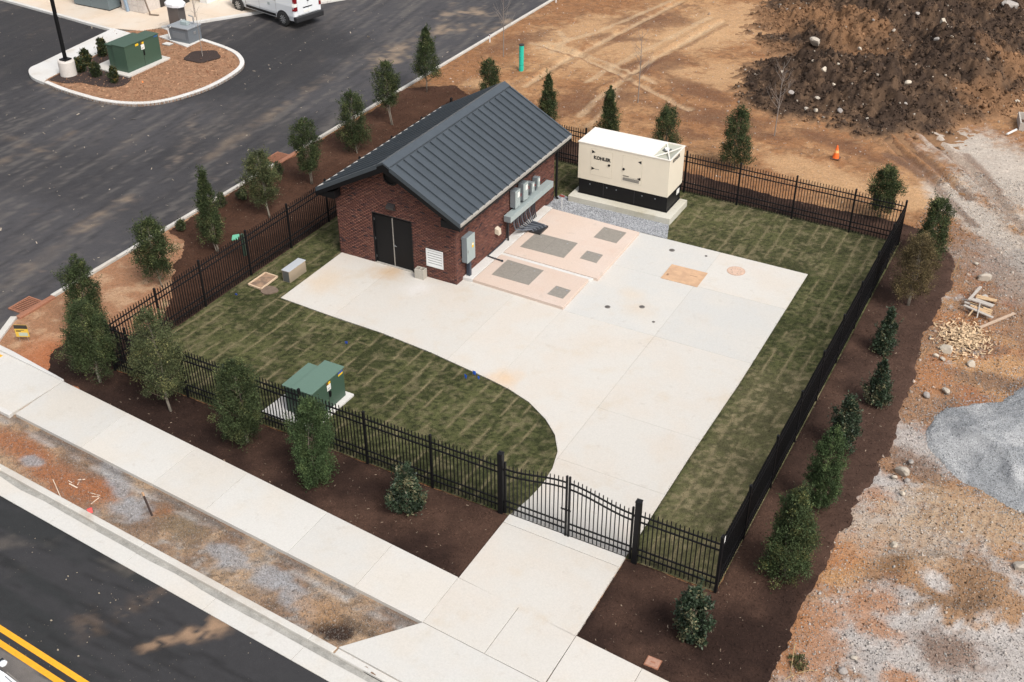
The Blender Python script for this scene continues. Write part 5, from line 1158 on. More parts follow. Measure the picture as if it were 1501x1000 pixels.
def shrub(px, py, h, wpx, label, seed, cols=HO, n=3000, leaf=.085, prof=prof_egg, m=None, **k):
    return tree(px, py, h*.93, wpx*.92, prof, cols, label, zb=.06, n=n, seed=seed, leaf=leaf, cat='shrub', m=m or GLOSSLEAF, trunk_r=.025, clumps=120, nm='shrub', **k)
shrub(1294, 515, 1.72, 50, 'holly shrub with brown tip, uppermost in the right mulch bed', 31, prof=prof_cone, leader=True, leaf=.08)
shrub(1283, 592, 1.95, 52, 'holly shrub with bright green tip, second down the right mulch bed', 32, prof=prof_cone, leaf=.08)
shrub(1233, 657, 1.98, 54, 'coppery tipped holly shrub touching the rounded green tree in the right bed', 33, leader=True, leaf=.08)
tree(1201, 744, 2.95, 54, prof_col, BD, 'bright green columnar tree in front of the coppery holly in the right bed', zb=.1, n=11000, seed=34, leaf=.05)
tree(1150, 843, 3.0, 90, lambda t: prof_egg(t)*(1.04-.42*t), ((.033, .050, .021), (.072, .098, .040), (.17, .165, .06)), 'largest bushy tree in the right mulch bed, nearest the fence corner', zb=.15, n=15000, seed=35, leaf=.055, leader=True)
shrub(1013, 933, 1.80, 62, 'holly shrub right of the driveway near the bottom of the photo', 36, n=3400, leaf=.09)
shrub(597, 750, 1.90, 56, 'holly shrub left of the gate in the front mulch bed', 37, n=3400, leaf=.085)
for px, py, h, w_, lab, sd in [(266, 338, .55, 17, 'tiny green shrub by the kerb between the two leftmost kerbside trees', 41), (325, 303, .75, 18, 'little green shrub right behind the narrow wispy kerbside tree', 42), (355, 292, .5, 20, 'small dark shrub at the foot of the tree below the upper drain grate', 43), (408, 256, .7, 18, 'small bluish shrub just below the upper rusty drain grate', 44)]:
    shrub(px, py, h, w_, lab, sd, cols=DG, n=700, leaf=.06)
for px, py, h, w_, lab, sd in [(152, 82, 1.15, 17, 'low shrub against the left side of the island transformer', 51), (127, 96, 1.0, 18, 'yellowish tipped shrub in the island bed, next below the transformer shrub', 52), (119, 105, .85, 20, 'shrub beside the lamp post concrete base', 53), (142, 112, .85, 16, 'shrub in the middle of the dark island bed right of the lamp base', 54), (168, 121, .95, 15, 'shrub in front of the transformer at the right end of the dark island bed', 55)]:
    shrub(px, py, h, w_, lab, sd, cols=((.02, .03, .015), (.05, .065, .025), (.16, .11, .03)), n=1300, leaf=.10)
def sapling(px, py, h, label, seed, dense=16, xy=None):
    p = G(px, py); t = empty('bare_sapling', (p[0], p[1], -.03), label=label, cat='sapling'); rg = random.Random(seed)
    MB().tube([(0, 0, -.05), (.02, 0, h*.5), (0, .02, h)], .030, 6, .008).build('trunk', mat('pale_bark', (.22, .19, .17), .9), t)
    b = MB()
    for k in range(dense):
        z = h*(.35+.6*k/dense); a = rg.uniform(0, 6.28); l = h*.16*(1.2-k/dense*.6)
        b.tube([(0, 0, z), (math.cos(a)*l*.6, math.sin(a)*l*.6, z+l*.7), (math.cos(a)*l, math.sin(a)*l, z+l*1.5)], .010, 4, .003, cap=False)
        b.tube([(math.cos(a)*l*.6, math.sin(a)*l*.6, z+l*.7), (math.cos(a+.9)*l, math.sin(a+.9)*l, z+l*1.3)], .006, 3, .002, cap=False)
    o = b.build('branches', mat('pale_bark', (.22, .19, .17), .9), t); o['kind'] = 'stuff'
    return t
sapling(738, 82, 3.9, 'bare sapling by the kerb to the left of the teal pipe', 1)
sapling(935, 150, 3.8, 'bare sapling on the orange soil above the generator', 2)
sapling(1135, 200, 3.8, 'bare sapling at the lower left edge of the dark soil mound', 3)
sapling(286, 25, 3.2, 'bare multi-twig sapling behind the white capped pedestal', 4)

# ------------------------------------------------------------ kerbed island in the car park
def pw_(pts, z=0.): return [G2(*p, z) for p in pts]
def arc_fix(pts, n=6):   # Catmull-Rom smoothing of an outline
    out = []; m = len(pts)
    for i in range(m-1):
        p0, p1, p2, p3 = (Vector(pts[max(i-1, 0)]), Vector(pts[i]), Vector(pts[i+1]), Vector(pts[min(i+2, m-1)]))
        for k in range(n):
            t = k/n; out.append(tuple(.5*((2*p1)+(-p0+p2)*t+(2*p0-5*p1+4*p2-p3)*t*t+(-p0+3*p1-3*p2+p3)*t**3)))
    out.append(tuple(pts[-1])); return out
ocurb = arc_fix(pw_([(64, 121), (88, 131), (115, 139.5), (145, 147.5), (180, 152), (215, 152), (248, 147), (280, 138), (310, 127), (338, 112), (355, 99), (358, 89), (350, 78), (335, 70), (310, 61), (290, 55), (268, 48), (245, 41)]))
isl_poly = ocurb + pw_([(205, 44), (166, 46), (69, 116)])
tag(MB().prism(isl_poly, -.2, -.02).build('island_soil', mat('straw_soil', (.235, .115, .060), .95, noise=.22, nscale=2, fine=.3, fscale=14, col2=(.30, .17, .095), bump=.8, bscale=8)), kind='structure')
kb = MB(); strip(kb, ocurb, .0, .26, -.25, .035, seg=50); tag(kb.build('island_curb', PALE, bev=.02), kind='structure')
tipp = arc_fix(pw_([(166, 41.5), (110, 68), (60, 92), (45, 99), (42, 106), (48, 114), (64, 121)]), 4)
tag(MB().prism(tipp+pw_([(69, 115.5), (147, 77), (196, 50)]), -.2, .02).build('island_walk', PALE, bev=.015), kind='structure')
bedp = arc_fix(pw_([(70, 117), (96, 122), (118, 121), (138, 125), (160, 128), (178, 126), (190, 119), (193, 112)]), 4)
tag(MB().prism(bedp+pw_([(160, 95), (165, 72), (147, 79)]), -.2, .0).build('island_mulch', mat('dark_mulch', (.035, .020, .016), .95, noise=.3, fine=.35, fscale=20, bump=.8, bscale=12)), kind='structure')
ring = MB(); c_ = G2(297, 83); ring.prism([(c_[0]+(1.0+.08*math.sin(5*a))*math.cos(a), c_[1]+(1.0+.08*math.sin(5*a))*math.sin(a)) for a in [k*2*math.pi/26 for k in range(26)]], -.1, .03)
tag(ring.build('mulch_ring', MATS['dark_mulch']), 'round ring of dark mulch on the straw covered island', 'mulch ring', kind='stuff')
sp_ = empty('island_sapling', (c_[0], c_[1], .02), label='thin bare sapling standing in the round mulch ring on the island', cat='sapling')
MB().tube([(0, 0, 0), (-.05, .05, 1.6), (-.02, 0, 3.2)], .025, 6, .006).build('trunk', mat('pale_bark', (.22, .19, .17), .9), sp_)
b_ = MB()
for k in range(12):
    a = k*2.4; z = 1.3+.15*k; b_.tube([(0, 0, z), (.3*math.cos(a), .3*math.sin(a), z+.45)], .007, 4, .002, cap=False)
b_.build('branches', mat('pale_bark', (.22, .19, .17), .9), sp_)['kind'] = 'stuff'
x, y = sample(lambda X, Y: inpoly(X, Y, isl_poly), (-34.5, -22, 7, 19), 9000); c = np.array([.30, .17, .10])*RNG.uniform(.5, 1.6, (len(x), 1))
scatter('pine_straw', np.stack([x, y, np.full(len(x), -.008)], 1), RNG.uniform(.03, .08, len(x)), c, CHIPM, 'chip')['kind'] = 'stuff'
scatter('marking_paint', np.array([[*G2(209, 120), .0], [*G2(305, 105.5), .0]]), np.array([.13, .17]), np.array([[.8, .25, .08], [.8, .25, .08]]), CHIPM, 'chip')['kind'] = 'stuff'
# concrete forecourt behind
fc = empty('forecourt', (0, 0, 0), kind='structure')
FP = [(-60, 19.0), (-44.62, 17.48), (-34.4, 16.38), (-32.5, 16.9), (-31.75, 18.3), (-28.9, 22.8), (-26.2, 27.3), (-20, 37.6), (-20, 62), (-60, 62)]
for a, b in ((-60, -47), (-47, -42), (-42, -37.2), (-37.2, -32.4), (-32.4, -28), (-28, -20)):
    for c0, c1 in ((14, 21.2), (21.2, 28), (28, 36), (36, 62)):
        p = cell(FP, a+.01, b-.01, c0+.01, c1-.01)
        if p: slab(p, .0, concrete_mat('concrete_forecourt', (.60, .50, .40), (.60, .53, .45), (.52, .42, .32)) if 'concrete_forecourt' not in MATS else MATS['concrete_forecourt'], fc, z0=-.25)
MB().prism(FP, -.3, -.02).build('joint_filler', DARKC, fc)
kb = MB(); strip(kb, [(-60, 18.85), (-44.62, 17.33), (-34.4, 16.23)], -.10, .13, -.25, .012, seg=3.5); strip(kb, [(-32.0, 18.0), (-29.0, 22.65), (-26.2, 27.15), (-20, 37.4)], -.16, .10, -.25, .012, seg=3.5)
tag(kb.build('forecourt_curb', PALE, bev=.015), kind='structure')
# lamp post
lp = empty('lamp_post', (-30.70, 9.35, 0), label='tall black lamp post on a round white concrete base at the island', cat='lamp post')
MB().lathe([(.45, 0), (.45, .78), (.42, .84), (.01, .845)], 24).build('concrete_base', concrete_mat('concrete_base_lamp', (.58, .54, .50), (.55, .48, .42), (.50, .40, .34)), lp, sm=False)
bx(-.24, .24, -.24, .24, .846, .93).build('base_cover', BLACK, lp, bev=.02); bx(-.075, .075, -.075, .075, .931, 8.2).build('pole', BLACK, lp)
bx(-.12, .62, -.16, .16, 8.2, 8.32).build('lamp_head', BLACK, lp, bev=.02)
# white-capped pedestal and grey box on their base
tag(MB().prism(pw_([(233, 54), (274, 69.5), (296, 59), (264, 46)]), -.1, .04).build('pedestal_pad', PALE, bev=.01), 'pale concrete base under the grey utility box on the island', 'concrete base')
ub = empty('utility_box', (-28.9, 16.85, .041), label='squat dark grey utility box on the island below the white capped pedestal', cat='utility box')
MAUV = mat('grey_box_paint', (.13, .15, .17), .5); bx(-.75, .75, -.55, .55, 0, .82).build('box_body', MAUV, ub, bev=.03); bx(-.80, .80, -.60, .60, .821, .90).build('box_lid', mat('grey_box_lid', (.26, .28, .30), .45), ub, bev=.02)
bx(.751, .765, -.1, .1, .45, .62).build('latch', STEEL, ub); bx(-.5, .5, -.565, -.551, .2, .6).build('door_panel', mat('grey_box_door', (.17, .19, .21), .5), ub); bx(-.2, .3, -.1, .2, .901, 1.10).build('meter_housing', GALV, ub, bev=.02)
MB().tube([(.5, .3, .9), (.5, .3, 1.35), (.2, .3, 1.4)], .04, 7).build('pipe', STEEL, ub); MB().tube([(-.7, -.58, .1), (-.72, -.66, .7), (-.5, -.6, .86)], .035, 7).build('pipe', WHITE, ub)
ps = empty('utility_pedestal', (-30.35, 17.85, .0), label='grey pedestal with a white plastic sheet cap behind the utility box', cat='pedestal')
bx(-.42, .42, -.30, .30, 0, 1.55).build('column', mat('pedestal_metal', (.17, .15, .14), .4, metal=.5), ps, bev=.01)
wc = MB().lathe([(.50, 0), (.64, .04), (.66, .22), (.55, .32), (.2, .36), (.01, .36)], 10, (0, 0, 1.551)); wc.v = [(x*1.05, y*.8, z) for x, y, z in wc.v]; wc.build('sheet_cap', mat('plastic_sheet', (.78, .78, .80), .35), ps, bev=.01)
bx(.421, .50, -.2, .1, .5, .8).build('meter', GALV, ps); MB().tube([(.5, -.2, 0), (.52, -.22, .9)], .05, 8).build('pipe', WHITE, ps)
hl = empty('handhole', (*G2(246, 65), .0), label='small pale square handhole lid on the straw beside the transformer', cat='handhole')
bx(-.28, .28, -.2, .2, -.03, .03).build('frame', DARKC, hl); bx(-.26, .26, -.18, .18, .0305, .05).build('lid', PALE, hl)
# grey equipment cabinet and the corner of the shop building, top left
ec = empty('equipment_cabinet', (-38.6, 19.25, 0), label='blue-grey metal cabinet standing on the forecourt at the top left', cat='cabinet')
SLB = mat('slate_cabinet', (.13, .165, .18), .5); bx(-1.55, .02, -.5, .5, .06, 1.7).build('cabinet_half', SLB, ec, bev=.02); bx(.04, 1.55, -.5, .5, .06, 1.7).build('cabinet_half', SLB, ec, bev=.02); bx(-1.5, 1.5, -.45, .45, 0, .0595).build('plinth', LABELD, ec)
sb = empty('shop_building', (-40, 24, 0), label='corner of a pale painted masonry building at the top left edge', cat='building')
o_ = Vector((-40, 24, 0)); PM = mat('painted_block', (.55, .50, .46), .9, noise=.12, nscale=4, bump=.3)
def sbx(x0, x1, y0, y1, z0, z1, m, nm, par=sb, bev=0): return bx(x0-o_.x, x1-o_.x, y0-o_.y, y1-o_.y, z0, z1).build(nm, m, par, bev=bev)
sbx(-48, -36.62, 20.2, 20.6, 0, 5, PM, 'wall')
pr = sbx(-36.6, -34.75, 19.45, 21.0, 0, 5, PM, 'pier')
for k in range(6):
    m_ = MB()
    for j in range(4):
        m_.box(-36.6+j*.47-o_.x+.01, -36.6+(j+1)*.47-.02-o_.x, 19.42-24, 19.449-24, .02+k*.4, .02+(k+1)*.4-.02)
    m_.build('block_course', PM, pr)
sbx(-34.745, -33.9, 22.3, 22.7, 0, 5, LABELD, 'doorway'); sbx(-34.74, -34.70, 20.9, 22.2, 0, 2.6, mat('dark_door', (.03, .025, .022), .6), 'door')
sbx(-33.2, -32.6, 22.9, 30, 0, 5, mat('white_render', (.70, .70, .69), .8), 'wall'); sbx(-48, -33, 20.8, 30, 5.01, 5.3, BLACK, 'roof')
MB().beam((-36.0+40, 19.30-24, 0), (-36.4+40, 19.32-24, 3.0), .16, .14).build('downspout', mat('downspout_blue', (.25, .33, .42), .5), sb)
lpole = empty('leaning_post', (-34.2, 19.4, 0), rz=0, label='thin brown post leaning beside the pale masonry pier', cat='post')
MB().beam((0, 0, .05), (-1.1, .1, 3.4), .08, .06).build('post', mat('brown_metal', (.16, .12, .09), .6), lpole); MB().beam((-.05, 0, .03), (.55, .15, .03), .16, .05).build('foot', mat('brown_metal', (.16, .12, .09), .6), lpole)
rb = rock(327, 22, .12, 'small white litter scrap on the asphalt left of the van'); rb['category'] = 'litter'; rb.name = 'litter_scrap'; rb.data = RM[2]; rb.location.z = ASPH_Z+.03

# ------------------------------------------------------------ vehicles
def loft(secs, n_sub=0):
    """secs: list of (x, [(y,z)...]) half sections from sill to roof centre"""
    m_ = MB(); k = len(secs[0][1]); full = []
    for x, hs_ in secs: full.append([(x, y, z) for y, z in hs_]+[(x, -y, z) for y, z in hs_[::-1][1:]])
    K = len(full[0]); vs = [v for s in full for v in s]
    fs = [(i*K+j, i*K+j+1, (i+1)*K+j+1, (i+1)*K+j) for i in range(len(full)-1) for j in range(K-1)]
    fs += [tuple(range(K)), tuple(range((len(full)-1)*K+K-1, (len(full)-1)*K-1, -1))]
    fs += [(i*K, (i+1)*K, (i+1)*K+K-1, i*K+K-1) for i in range(len(full)-1)]
    return m_.add(vs, fs)
def wheel(par, x, y, r, w, spokes=10):
    s = 1 if y > 0 else -1
    wv = empty('wheel', (x, y, r)); wv.parent = par
    t_ = MB().lathe([(r*.62, -w/2), (r*.93, -w/2), (r, -w/3), (r, w/3), (r*.93, w/2), (r*.62, w/2)], 28); t_.v = [(a, -s*c, b) for a, b, c in t_.v]; t_.build('tyre', RUBBER, wv, sm=True)
    ri = MB(); yy = s*(w/2-.02)
    ri.lathe([(r*.64, 0), (r*.64, .03), (r*.55, .01), (r*.12, .0), (r*.12, .03), (.005, .03)], 28); ri.v = [(a, yy+s*(c-.02), b) for a, b, c in ri.v]
    for k in range(spokes):
        a = 2*math.pi*k/spokes; ri.beam((r*.1*math.cos(a), yy+s*.02, r*.1*math.sin(a)), (r*.58*math.cos(a), yy+s*.015, r*.58*math.sin(a)), .035, .03, up=(0, 1, 0))
    ri.build('rim', STEEL, wv)
    gp_ = MB()
    for k in range(spokes):
        a = 2*math.pi*(k+.5)/spokes; gp_.beam((r*.30*math.cos(a), yy+s*.002, r*.30*math.sin(a)), (r*.50*math.cos(a), yy+s*.002, r*.50*math.sin(a)), .05, .012, up=(0, 1, 0))
    gp_.build('rim_opening', RUBBER, wv)
vh = (Vector(G2(353, 17, ASPH_Z))-Vector(G2(419, 38, ASPH_Z))); S_ = vh.length/3.06; hdv = vh.normalized(); lat = Vector((hdv.y, -hdv.x))
if lat.y < 0: lat = -lat      # towards the far side
mid = Vector(G2(419, 38, ASPH_Z))+vh*.5+lat*(.80*S_*.84)
van = empty('cargo_van', (mid.x, mid.y, ASPH_Z), rz=math.atan2(hdv.y, hdv.x), label='white compact cargo van parked at the top with its red tail lamp showing', cat='van'); van.scale = (S_, S_*.84, S_*.97)
def vsec(x, hw, zt, sill=.30, nose=0):
    f = zt
    return (x, [(hw*.94, sill), (hw, .55), (hw, min(.98, f*.62)), (hw*.93, min(1.38, f*.84)), (hw*.84, f*.955), (hw*.66, f), (0, f*1.01)])
vb_ = loft([vsec(-2.30, .84, 1.78, .38), vsec(-2.24, .90, 1.83, .34), vsec(-1.2, .915, 1.84), vsec(0.2, .915, 1.84), vsec(.9, .90, 1.80), vsec(1.25, .90, 1.55), vsec(1.62, .89, 1.17), vsec(2.1, .86, 1.05), vsec(2.36, .74, .86), vsec(2.44, .6, .62, .35)])
body = vb_.build('body', CARP, van, bev=.02)
for sy in (-1, 1):
    y = sy*.917
    def pl(pts, nm, m, d=.006, par=body):
        vs = [(x, y+sy*d, z) for x, z in pts]+[(x, y-sy*.01, z) for x, z in pts]; n = len(pts)
        return MB().add(vs, [tuple(range(n)), tuple(range(2*n-1, n-1, -1))]+[(i, n+i, n+(i+1) % n, (i+1) % n) for i in range(n)]).build(nm, m, par)
    pl([(-1.05, .36), (.95, .36), (.95, .47), (-1.05, .47)], 'side_moulding', BLACK)
    for x in (-.28, .30): pl([(x-.12, .99), (x+.06, .99), (x+.06, 1.02), (x-.12, 1.02)], 'door_handle', BLKPLASTIC, .02)
    for xx in (-1.12, .0, .95): pl([(xx, .5), (xx+.008, .5), (xx+.008, 1.25), (xx, 1.25)], 'door_gap', DARKC, .002)
    pl([(-1.1, 1.07), (.0, 1.07), (.0, 1.078), (-1.1, 1.078)], 'slide_rail', DARKC, .003)
    pl([(-.72, .78), (-.58, .78), (-.58, .90), (-.72, .90)], 'filler_cap', GALV, .002)
    vs = [(.15, 1.12), (.95, 1.12), (.80, 1.50), (.15, 1.60)]
    MB().add([(x, sy*(.905-.1*(z-1.0)), z) for x, z in vs]+[(x, sy*(.86-.1*(z-1.0)), z) for x, z in vs], [(0, 1, 2, 3), (7, 6, 5, 4), (0, 4, 5, 1), (1, 5, 6, 2), (2, 6, 7, 3), (3, 7, 4, 0)]).build('side_window', GLASS, van)
    tl = MB().add([(-2.325, sy*.70, .80), (-2.325, sy*.86, .80), (-2.20, sy*.928, .80), (-2.325, sy*.70, 1.42), (-2.32, sy*.80, 1.42), (-2.22, sy*.85, 1.42)], [(0, 1, 4, 3), (1, 2, 5, 4), (0, 3, 5, 2), (0, 2, 1), (3, 4, 5)]).build('tail_lamp', REDL, van)
    MB().add([(-2.330, sy*.71, .98), (-2.330, sy*.862, .98), (-2.205, sy*.932, .98), (-2.330, sy*.71, 1.12), (-2.328, sy*.845, 1.12), (-2.21, sy*.915, 1.12)], [(0, 1, 4, 3), (1, 2, 5, 4), (0, 3, 5, 2), (0, 2, 1), (3, 4, 5)]).build('reverse_lamp', LABELW, tl)
    for x in (-1.53, 1.53):
        a_ = MB(); pts = [(x+.42*math.cos(t), .30+.42*math.sin(t)) for t in [math.pi*k/12 for k in range(13)]]
        pl(pts, 'wheel_arch', BLKPLASTIC, .004, van)
    for x in (-1.53, 1.53): wheel(van, x, sy*.835, .325, .20)
bx(-2.42, -2.20, -.90, .90, .30, .56).build('rear_bumper', BLKPLASTIC, van, bev=.04)
bx(-2.336, -2.28, -.69, -.006, .60, 1.55).build('rear_door', CARP, van, bev=.01); bx(-2.336, -2.28, .006, .69, .60, 1.55).build('rear_door', CARP, van, bev=.01)
bx(-2.35, -2.3365, -.25, .35, .86, .90).build('trim_strip', BLKPLASTIC, van); bx(-2.345, -2.3365, -.10, .32, .66, .78).build('number_plate', LABELW, van)
bx(-2.36, -2.3365, -.06, .06, 1.12, 1.16).build('rear_handle', BLKPLASTIC, van); bx(-2.33, -2.315, .3, .45, .9, .95).build('emblem', STEEL, van)
MB().add([(1.26, -.78, 1.50), (1.26, .78, 1.50), (1.64, .84, 1.18), (1.64, -.84, 1.18), (1.20, -.78, 1.46), (1.20, .78, 1.46), (1.58, .84, 1.14), (1.58, -.84, 1.14)], [(0, 1, 2, 3), (7, 6, 5, 4), (0, 4, 5, 1), (1, 5, 6, 2), (2, 6, 7, 3), (3, 7, 4, 0)]).build('windscreen', GLASS, van).location.z = .02

car = empty('parked_car', (-.50, -22.66, ASPH_Z), rz=-.06, label='pale silver car beyond the double yellow line in the bottom left corner', cat='car')
def csec(x, hw, zt, zb=1.0, s=.28):
    if zt <= zb+.02: return (x, [(hw*.94, s), (hw, .45), (hw, zt*.70), (hw*.97, zt*.90), (hw*.90, zt*.965), (hw*.5, zt), (0, zt*1.015)])
    return (x, [(hw*.94, s), (hw, .45), (hw, .72), (hw*.97, .95), (hw*.80, zt*.90), (hw*.62, zt*.985), (0, zt)])
cbody = loft([csec(-2.3, .72, .70), csec(-2.15, .86, .98), csec(-1.75, .90, 1.05), csec(-1.15, .91, 1.38), csec(-.4, .92, 1.50), csec(.3, .92, 1.46), csec(1.0, .92, 1.06), csec(1.6, .90, 1.0), csec(2.15, .84, .86), csec(2.32, .68, .62)]).build('body', CARP, car, bev=.02)
for sy in (-1, 1):
    vs = [(-1.05, 1.0), (.85, 1.0), (.28, 1.36), (-.95, 1.34)]
    MB().add([(x, sy*(.905-.42*(z-.98)), z) for x, z in vs]+[(x, sy*(.85-.42*(z-.98)), z) for x, z in vs], [(0, 1, 2, 3), (7, 6, 5, 4), (0, 4, 5, 1), (1, 5, 6, 2), (2, 6, 7, 3), (3, 7, 4, 0)]).build('side_window', GLASS, car)
    mr_ = MB().lathe([(.02, -.02), (.09, .0), (.11, .05), (.10, .12), (.04, .16)], 12); mr_.v = [(.66+z*.9, sy*(1.02+x*.9), 1.05+y*.65) for x, y, z in mr_.v]; mr_.build('wing_mirror', CARP, car, sm=True)
    bx(.60, .65, min(sy*.94, sy*1.10), max(sy*.94, sy*1.10), .99, 1.11).build('mirror_glass', GLASS, car)
    MB().beam((1.05, sy*.80, 1.045), (2.1, sy*.74, .90), .014, .006).build('bonnet_gap', LABELD, car)
    MB().beam((.95, sy*.925, .98), (2.0, sy*.875, .86), .02, .012).build('body_crease', DARKC, car)
    bx(2.0, 2.24, min(sy*.5, sy*.80), max(sy*.5, sy*.80), .62, .76).build('headlight', LABELW, car, bev=.03)
    for x in (-1.35, 1.35): wheel(car, x, sy*.83, .33, .21)

# ------------------------------------------------------------ small things about the site
def grate(x, y, label):
    g_ = empty('drain_grate', (x, y, ASPH_Z+.012), label=label, cat='drain grate')
    f_ = MB(); f_.box(-.85, -.79, -.50, .50, 0, .05); f_.box(-.06, .0, -.50, .50, 0, .05); f_.box(-.789, -.061, -.50, -.44, 0, .05); f_.box(-.789, -.061, .44, .50, 0, .05); f_.build('frame', RUST, g_)
    bx(-.78, -.07, -.43, .43, -.004, .001).build('well', LABELD, g_)
    for k in range(9): bx(-.788, -.062, -.40+k*.095, -.362+k*.095, .003, .045).build('bar', RUST, g_)
    bx(.001, .24, -.85, .85, -.1, .16).build('curb_hood', RUST, g_, bev=.03)
    return g_
grate(-13.24, -8.85, 'rusty kerb inlet grate at the left edge of the photo'); grate(-13.24, 6.25, 'rusty kerb inlet grate farther up, beside the slim kerbside trees')
ys_ = empty('yard_sign', (-11.66, -10.70, -.03), rz=.45, label='small black and yellow yard sign stuck in the red soil at the left', cat='sign')
for x in (-.16, .16): MB().tube([(x, 0, 0), (x, 0, .3)], .006, 5).build('wire_leg', STEEL, ys_)
bx(-.24, .24, -.008, .008, .22, .72).build('panel', mat('sign_yellow', (.68, .45, .06), .6), ys_); bx(-.24, .24, -.011, -.0085, .56, .72).build('header', LABELD, ys_)
bx(-.12, .20, -.011, -.0085, .26, .40).build('photo_patch', mat('sign_patch', (.42, .50, .42), .6), ys_); bx(-.20, -.02, -.011, -.0085, .44, .47).build('print_line', LABELD, ys_); bx(-.20, .10, -.011, -.0085, .49, .51).build('print_line', LABELD, ys_)
mc = empty('mint_capped_marker', (-8.75, -2.05, -.02), label='mint green cap on a marker post behind the left fence', cat='marker post')
bx(-.05, .05, -.05, .05, 0, 1.0).build('post', GREENP, mc); o = bx(-.15, .15, -.15, .15, 1.0, 1.08).build('cap', MINT, mc, bev=.03); o.rotation_euler = (.25, -.2, .5)
for k, (px_, py_, lab) in enumerate([(506, 502, 'lone dark blue flag in the lawn left of the flag cluster'), (681, 552, 'left blue flag of the cluster of three in the lawn'), (693, 547, 'top blue flag of the cluster of three in the lawn'), (700, 553, 'small right blue flag of the cluster of three in the lawn')]):
    f_ = empty('utility_flag', (*G2(px_, py_+3), 0), rz=random.uniform(-.6, .6), label=lab, cat='flag'); s_ = .72 if k in (0, 3) else 1
    MB().tube([(0, 0, -.02), (0, 0, .2*s_)], .004, 4).build('wire', STEEL, f_)
    MB().add([(0, 0, .07*s_), (.15*s_, -.03, .08*s_), (.14*s_, .01, .2*s_), (0, 0, .2*s_), (0, .004, .07*s_), (.15*s_, -.026, .08*s_), (.14*s_, .014, .2*s_), (0, .004, .2*s_)], [(0, 1, 2, 3), (7, 6, 5, 4), (0, 4, 5, 1), (1, 5, 6, 2), (2, 6, 7, 3)]).build('pennant', mat('flag_blue_dark', (.01, .045, .28), .6) if k == 0 else BLUE, f_)
f_ = empty('utility_flag', (-7.05, -4.6, 0), label='tiny blue flag on the ground beside the left fence', cat='flag'); bx(-.04, .04, -.04, .0, .01, .06).build('pennant', mat('flag_blue_dark', (.01, .045, .28), .6), f_); MB().tube([(0, 0, -.02), (0, 0, .09)], .004, 4).build('wire', STEEL, f_)
tbx = empty('pull_box', (-5.95, -2.42, -.01), rz=.0, label='low shiny metal junction box on the grass by the left pad edge', cat='junction box')
bx(-.17, .17, -.52, .52, 0, .50).build('box_body', mat('galvanised_tan', (.46, .38, .29), .35, metal=.45), tbx, bev=.008); bx(-.185, .185, -.535, .535, .501, .525).build('box_lid', mat('galvanised_lid', (.62, .64, .66), .35, metal=.4), tbx, bev=.005)
bx(-.15, .15, -.524, -.5205, .03, .48).build('end_panel', mat('galvanised_dark', (.14, .15, .15), .4, metal=.4), tbx)
wfm = empty('timber_frame', (-6.76, -3.34, .0), rz=.0, label='thin timber form frame round a rusty patch in the grass', cat='timber frame')
fp_ = [(-.34, -.50), (.32, -.54), (.29, .50), (-.33, .52)]
for i in range(4): MB().beam((*fp_[i], .05), (*fp_[(i+1) % 4], .05), .045, .06).build('frame_board', mat('new_timber', (.62, .46, .32), .8), wfm)
MB().prism([(x*.92, y*.94) for x, y in fp_], -.02, .04).build('panel', mat('dirty_plywood', (.34, .22, .14), .9, col2=(.16, .11, .08), nscale=4), wfm)
pt_ = MB(); pt_.prism([(-6.15+.36*math.cos(a)*(1+.15*math.sin(3*a)), -3.78+.30*math.sin(a)) for a in [k*.42 for k in range(15)]], -.02, .045); tag(pt_.build('bare_patch', mat('bare_soil', (.16, .115, .085), .95, noise=.25, nscale=6, bump=.6)), 'small bare soil patch beside the timber frame', 'soil patch', kind='stuff')
hb = empty('handhole_cover', (*G2(957, 972), .0), rz=.0, label='rusty square handhole cover in the dark mulch at the bottom', cat='handhole cover')
bx(-.19, .19, -.16, .16, -.03, .022).build('frame', RUST, hb); bx(-.165, .165, -.135, .135, .0225, .03).build('cover', mat('rust_tan', (.36, .20, .14), .8, noise=.25, nscale=12), hb); bx(-.06, .06, -.02, .02, .0305, .034).build('grip', RUST, hb)
cn = empty('traffic_cone', (9.75, 18.5, .0), label='orange traffic cone on the dirt beyond the back fence', cat='traffic cone'); cn.scale = (.86, .86, .86)
bx(-.24, .24, -.24, .24, .0, .04).build('foot', mat('cone_foot', (.10, .05, .03), .8), cn, bev=.01)
MB().lathe([(.19, .0), (.035, .72), (.03, .73)], 18, (0, 0, .041)).build('cone', ORANGE, cn, sm=False); MB().lathe([(.128, 0), (.095, .14)], 18, (0, 0, .35)).build('reflective_band', mat('cone_band', (.80, .42, .16), .5), cn)
pi_ = empty('standpipe', (-8.87, 21.85, .0), label='bright teal plastic pipe standing up from the orange soil', cat='pipe')
MB().tube([(0, 0, -.1), (.02, .0, 1.42)], .135, 16).build('pipe', TEAL, pi_); MB().tube([(.02, 0, 1.421), (.021, 0, 1.47)], .15, 16).build('cap', LABELD, pi_)
for z in (.3, .75, 1.1): MB().tube([(.003, 0, z), (.003, 0, z+.02)], .138, 16).build('pipe_mark', mat('pipe_print', (.012, .25, .20), .5), pi_)
for px_, py_, h_, lab in [(718, 61, .42, 'short white stake at the kerb left of the teal pipe'), (815, 3, .4, 'short white stake at the kerb by the top edge')]:
    s_ = empty('white_stake', (*G2(px_, py_), 0), label=lab, cat='stake'); bx(-.03, .03, -.02, .02, -.05, h_).build('stake', WHITE, s_); bx(-.031, .031, -.0215, -.0205, h_-.1, h_-.02).build('mark', REDL, s_)
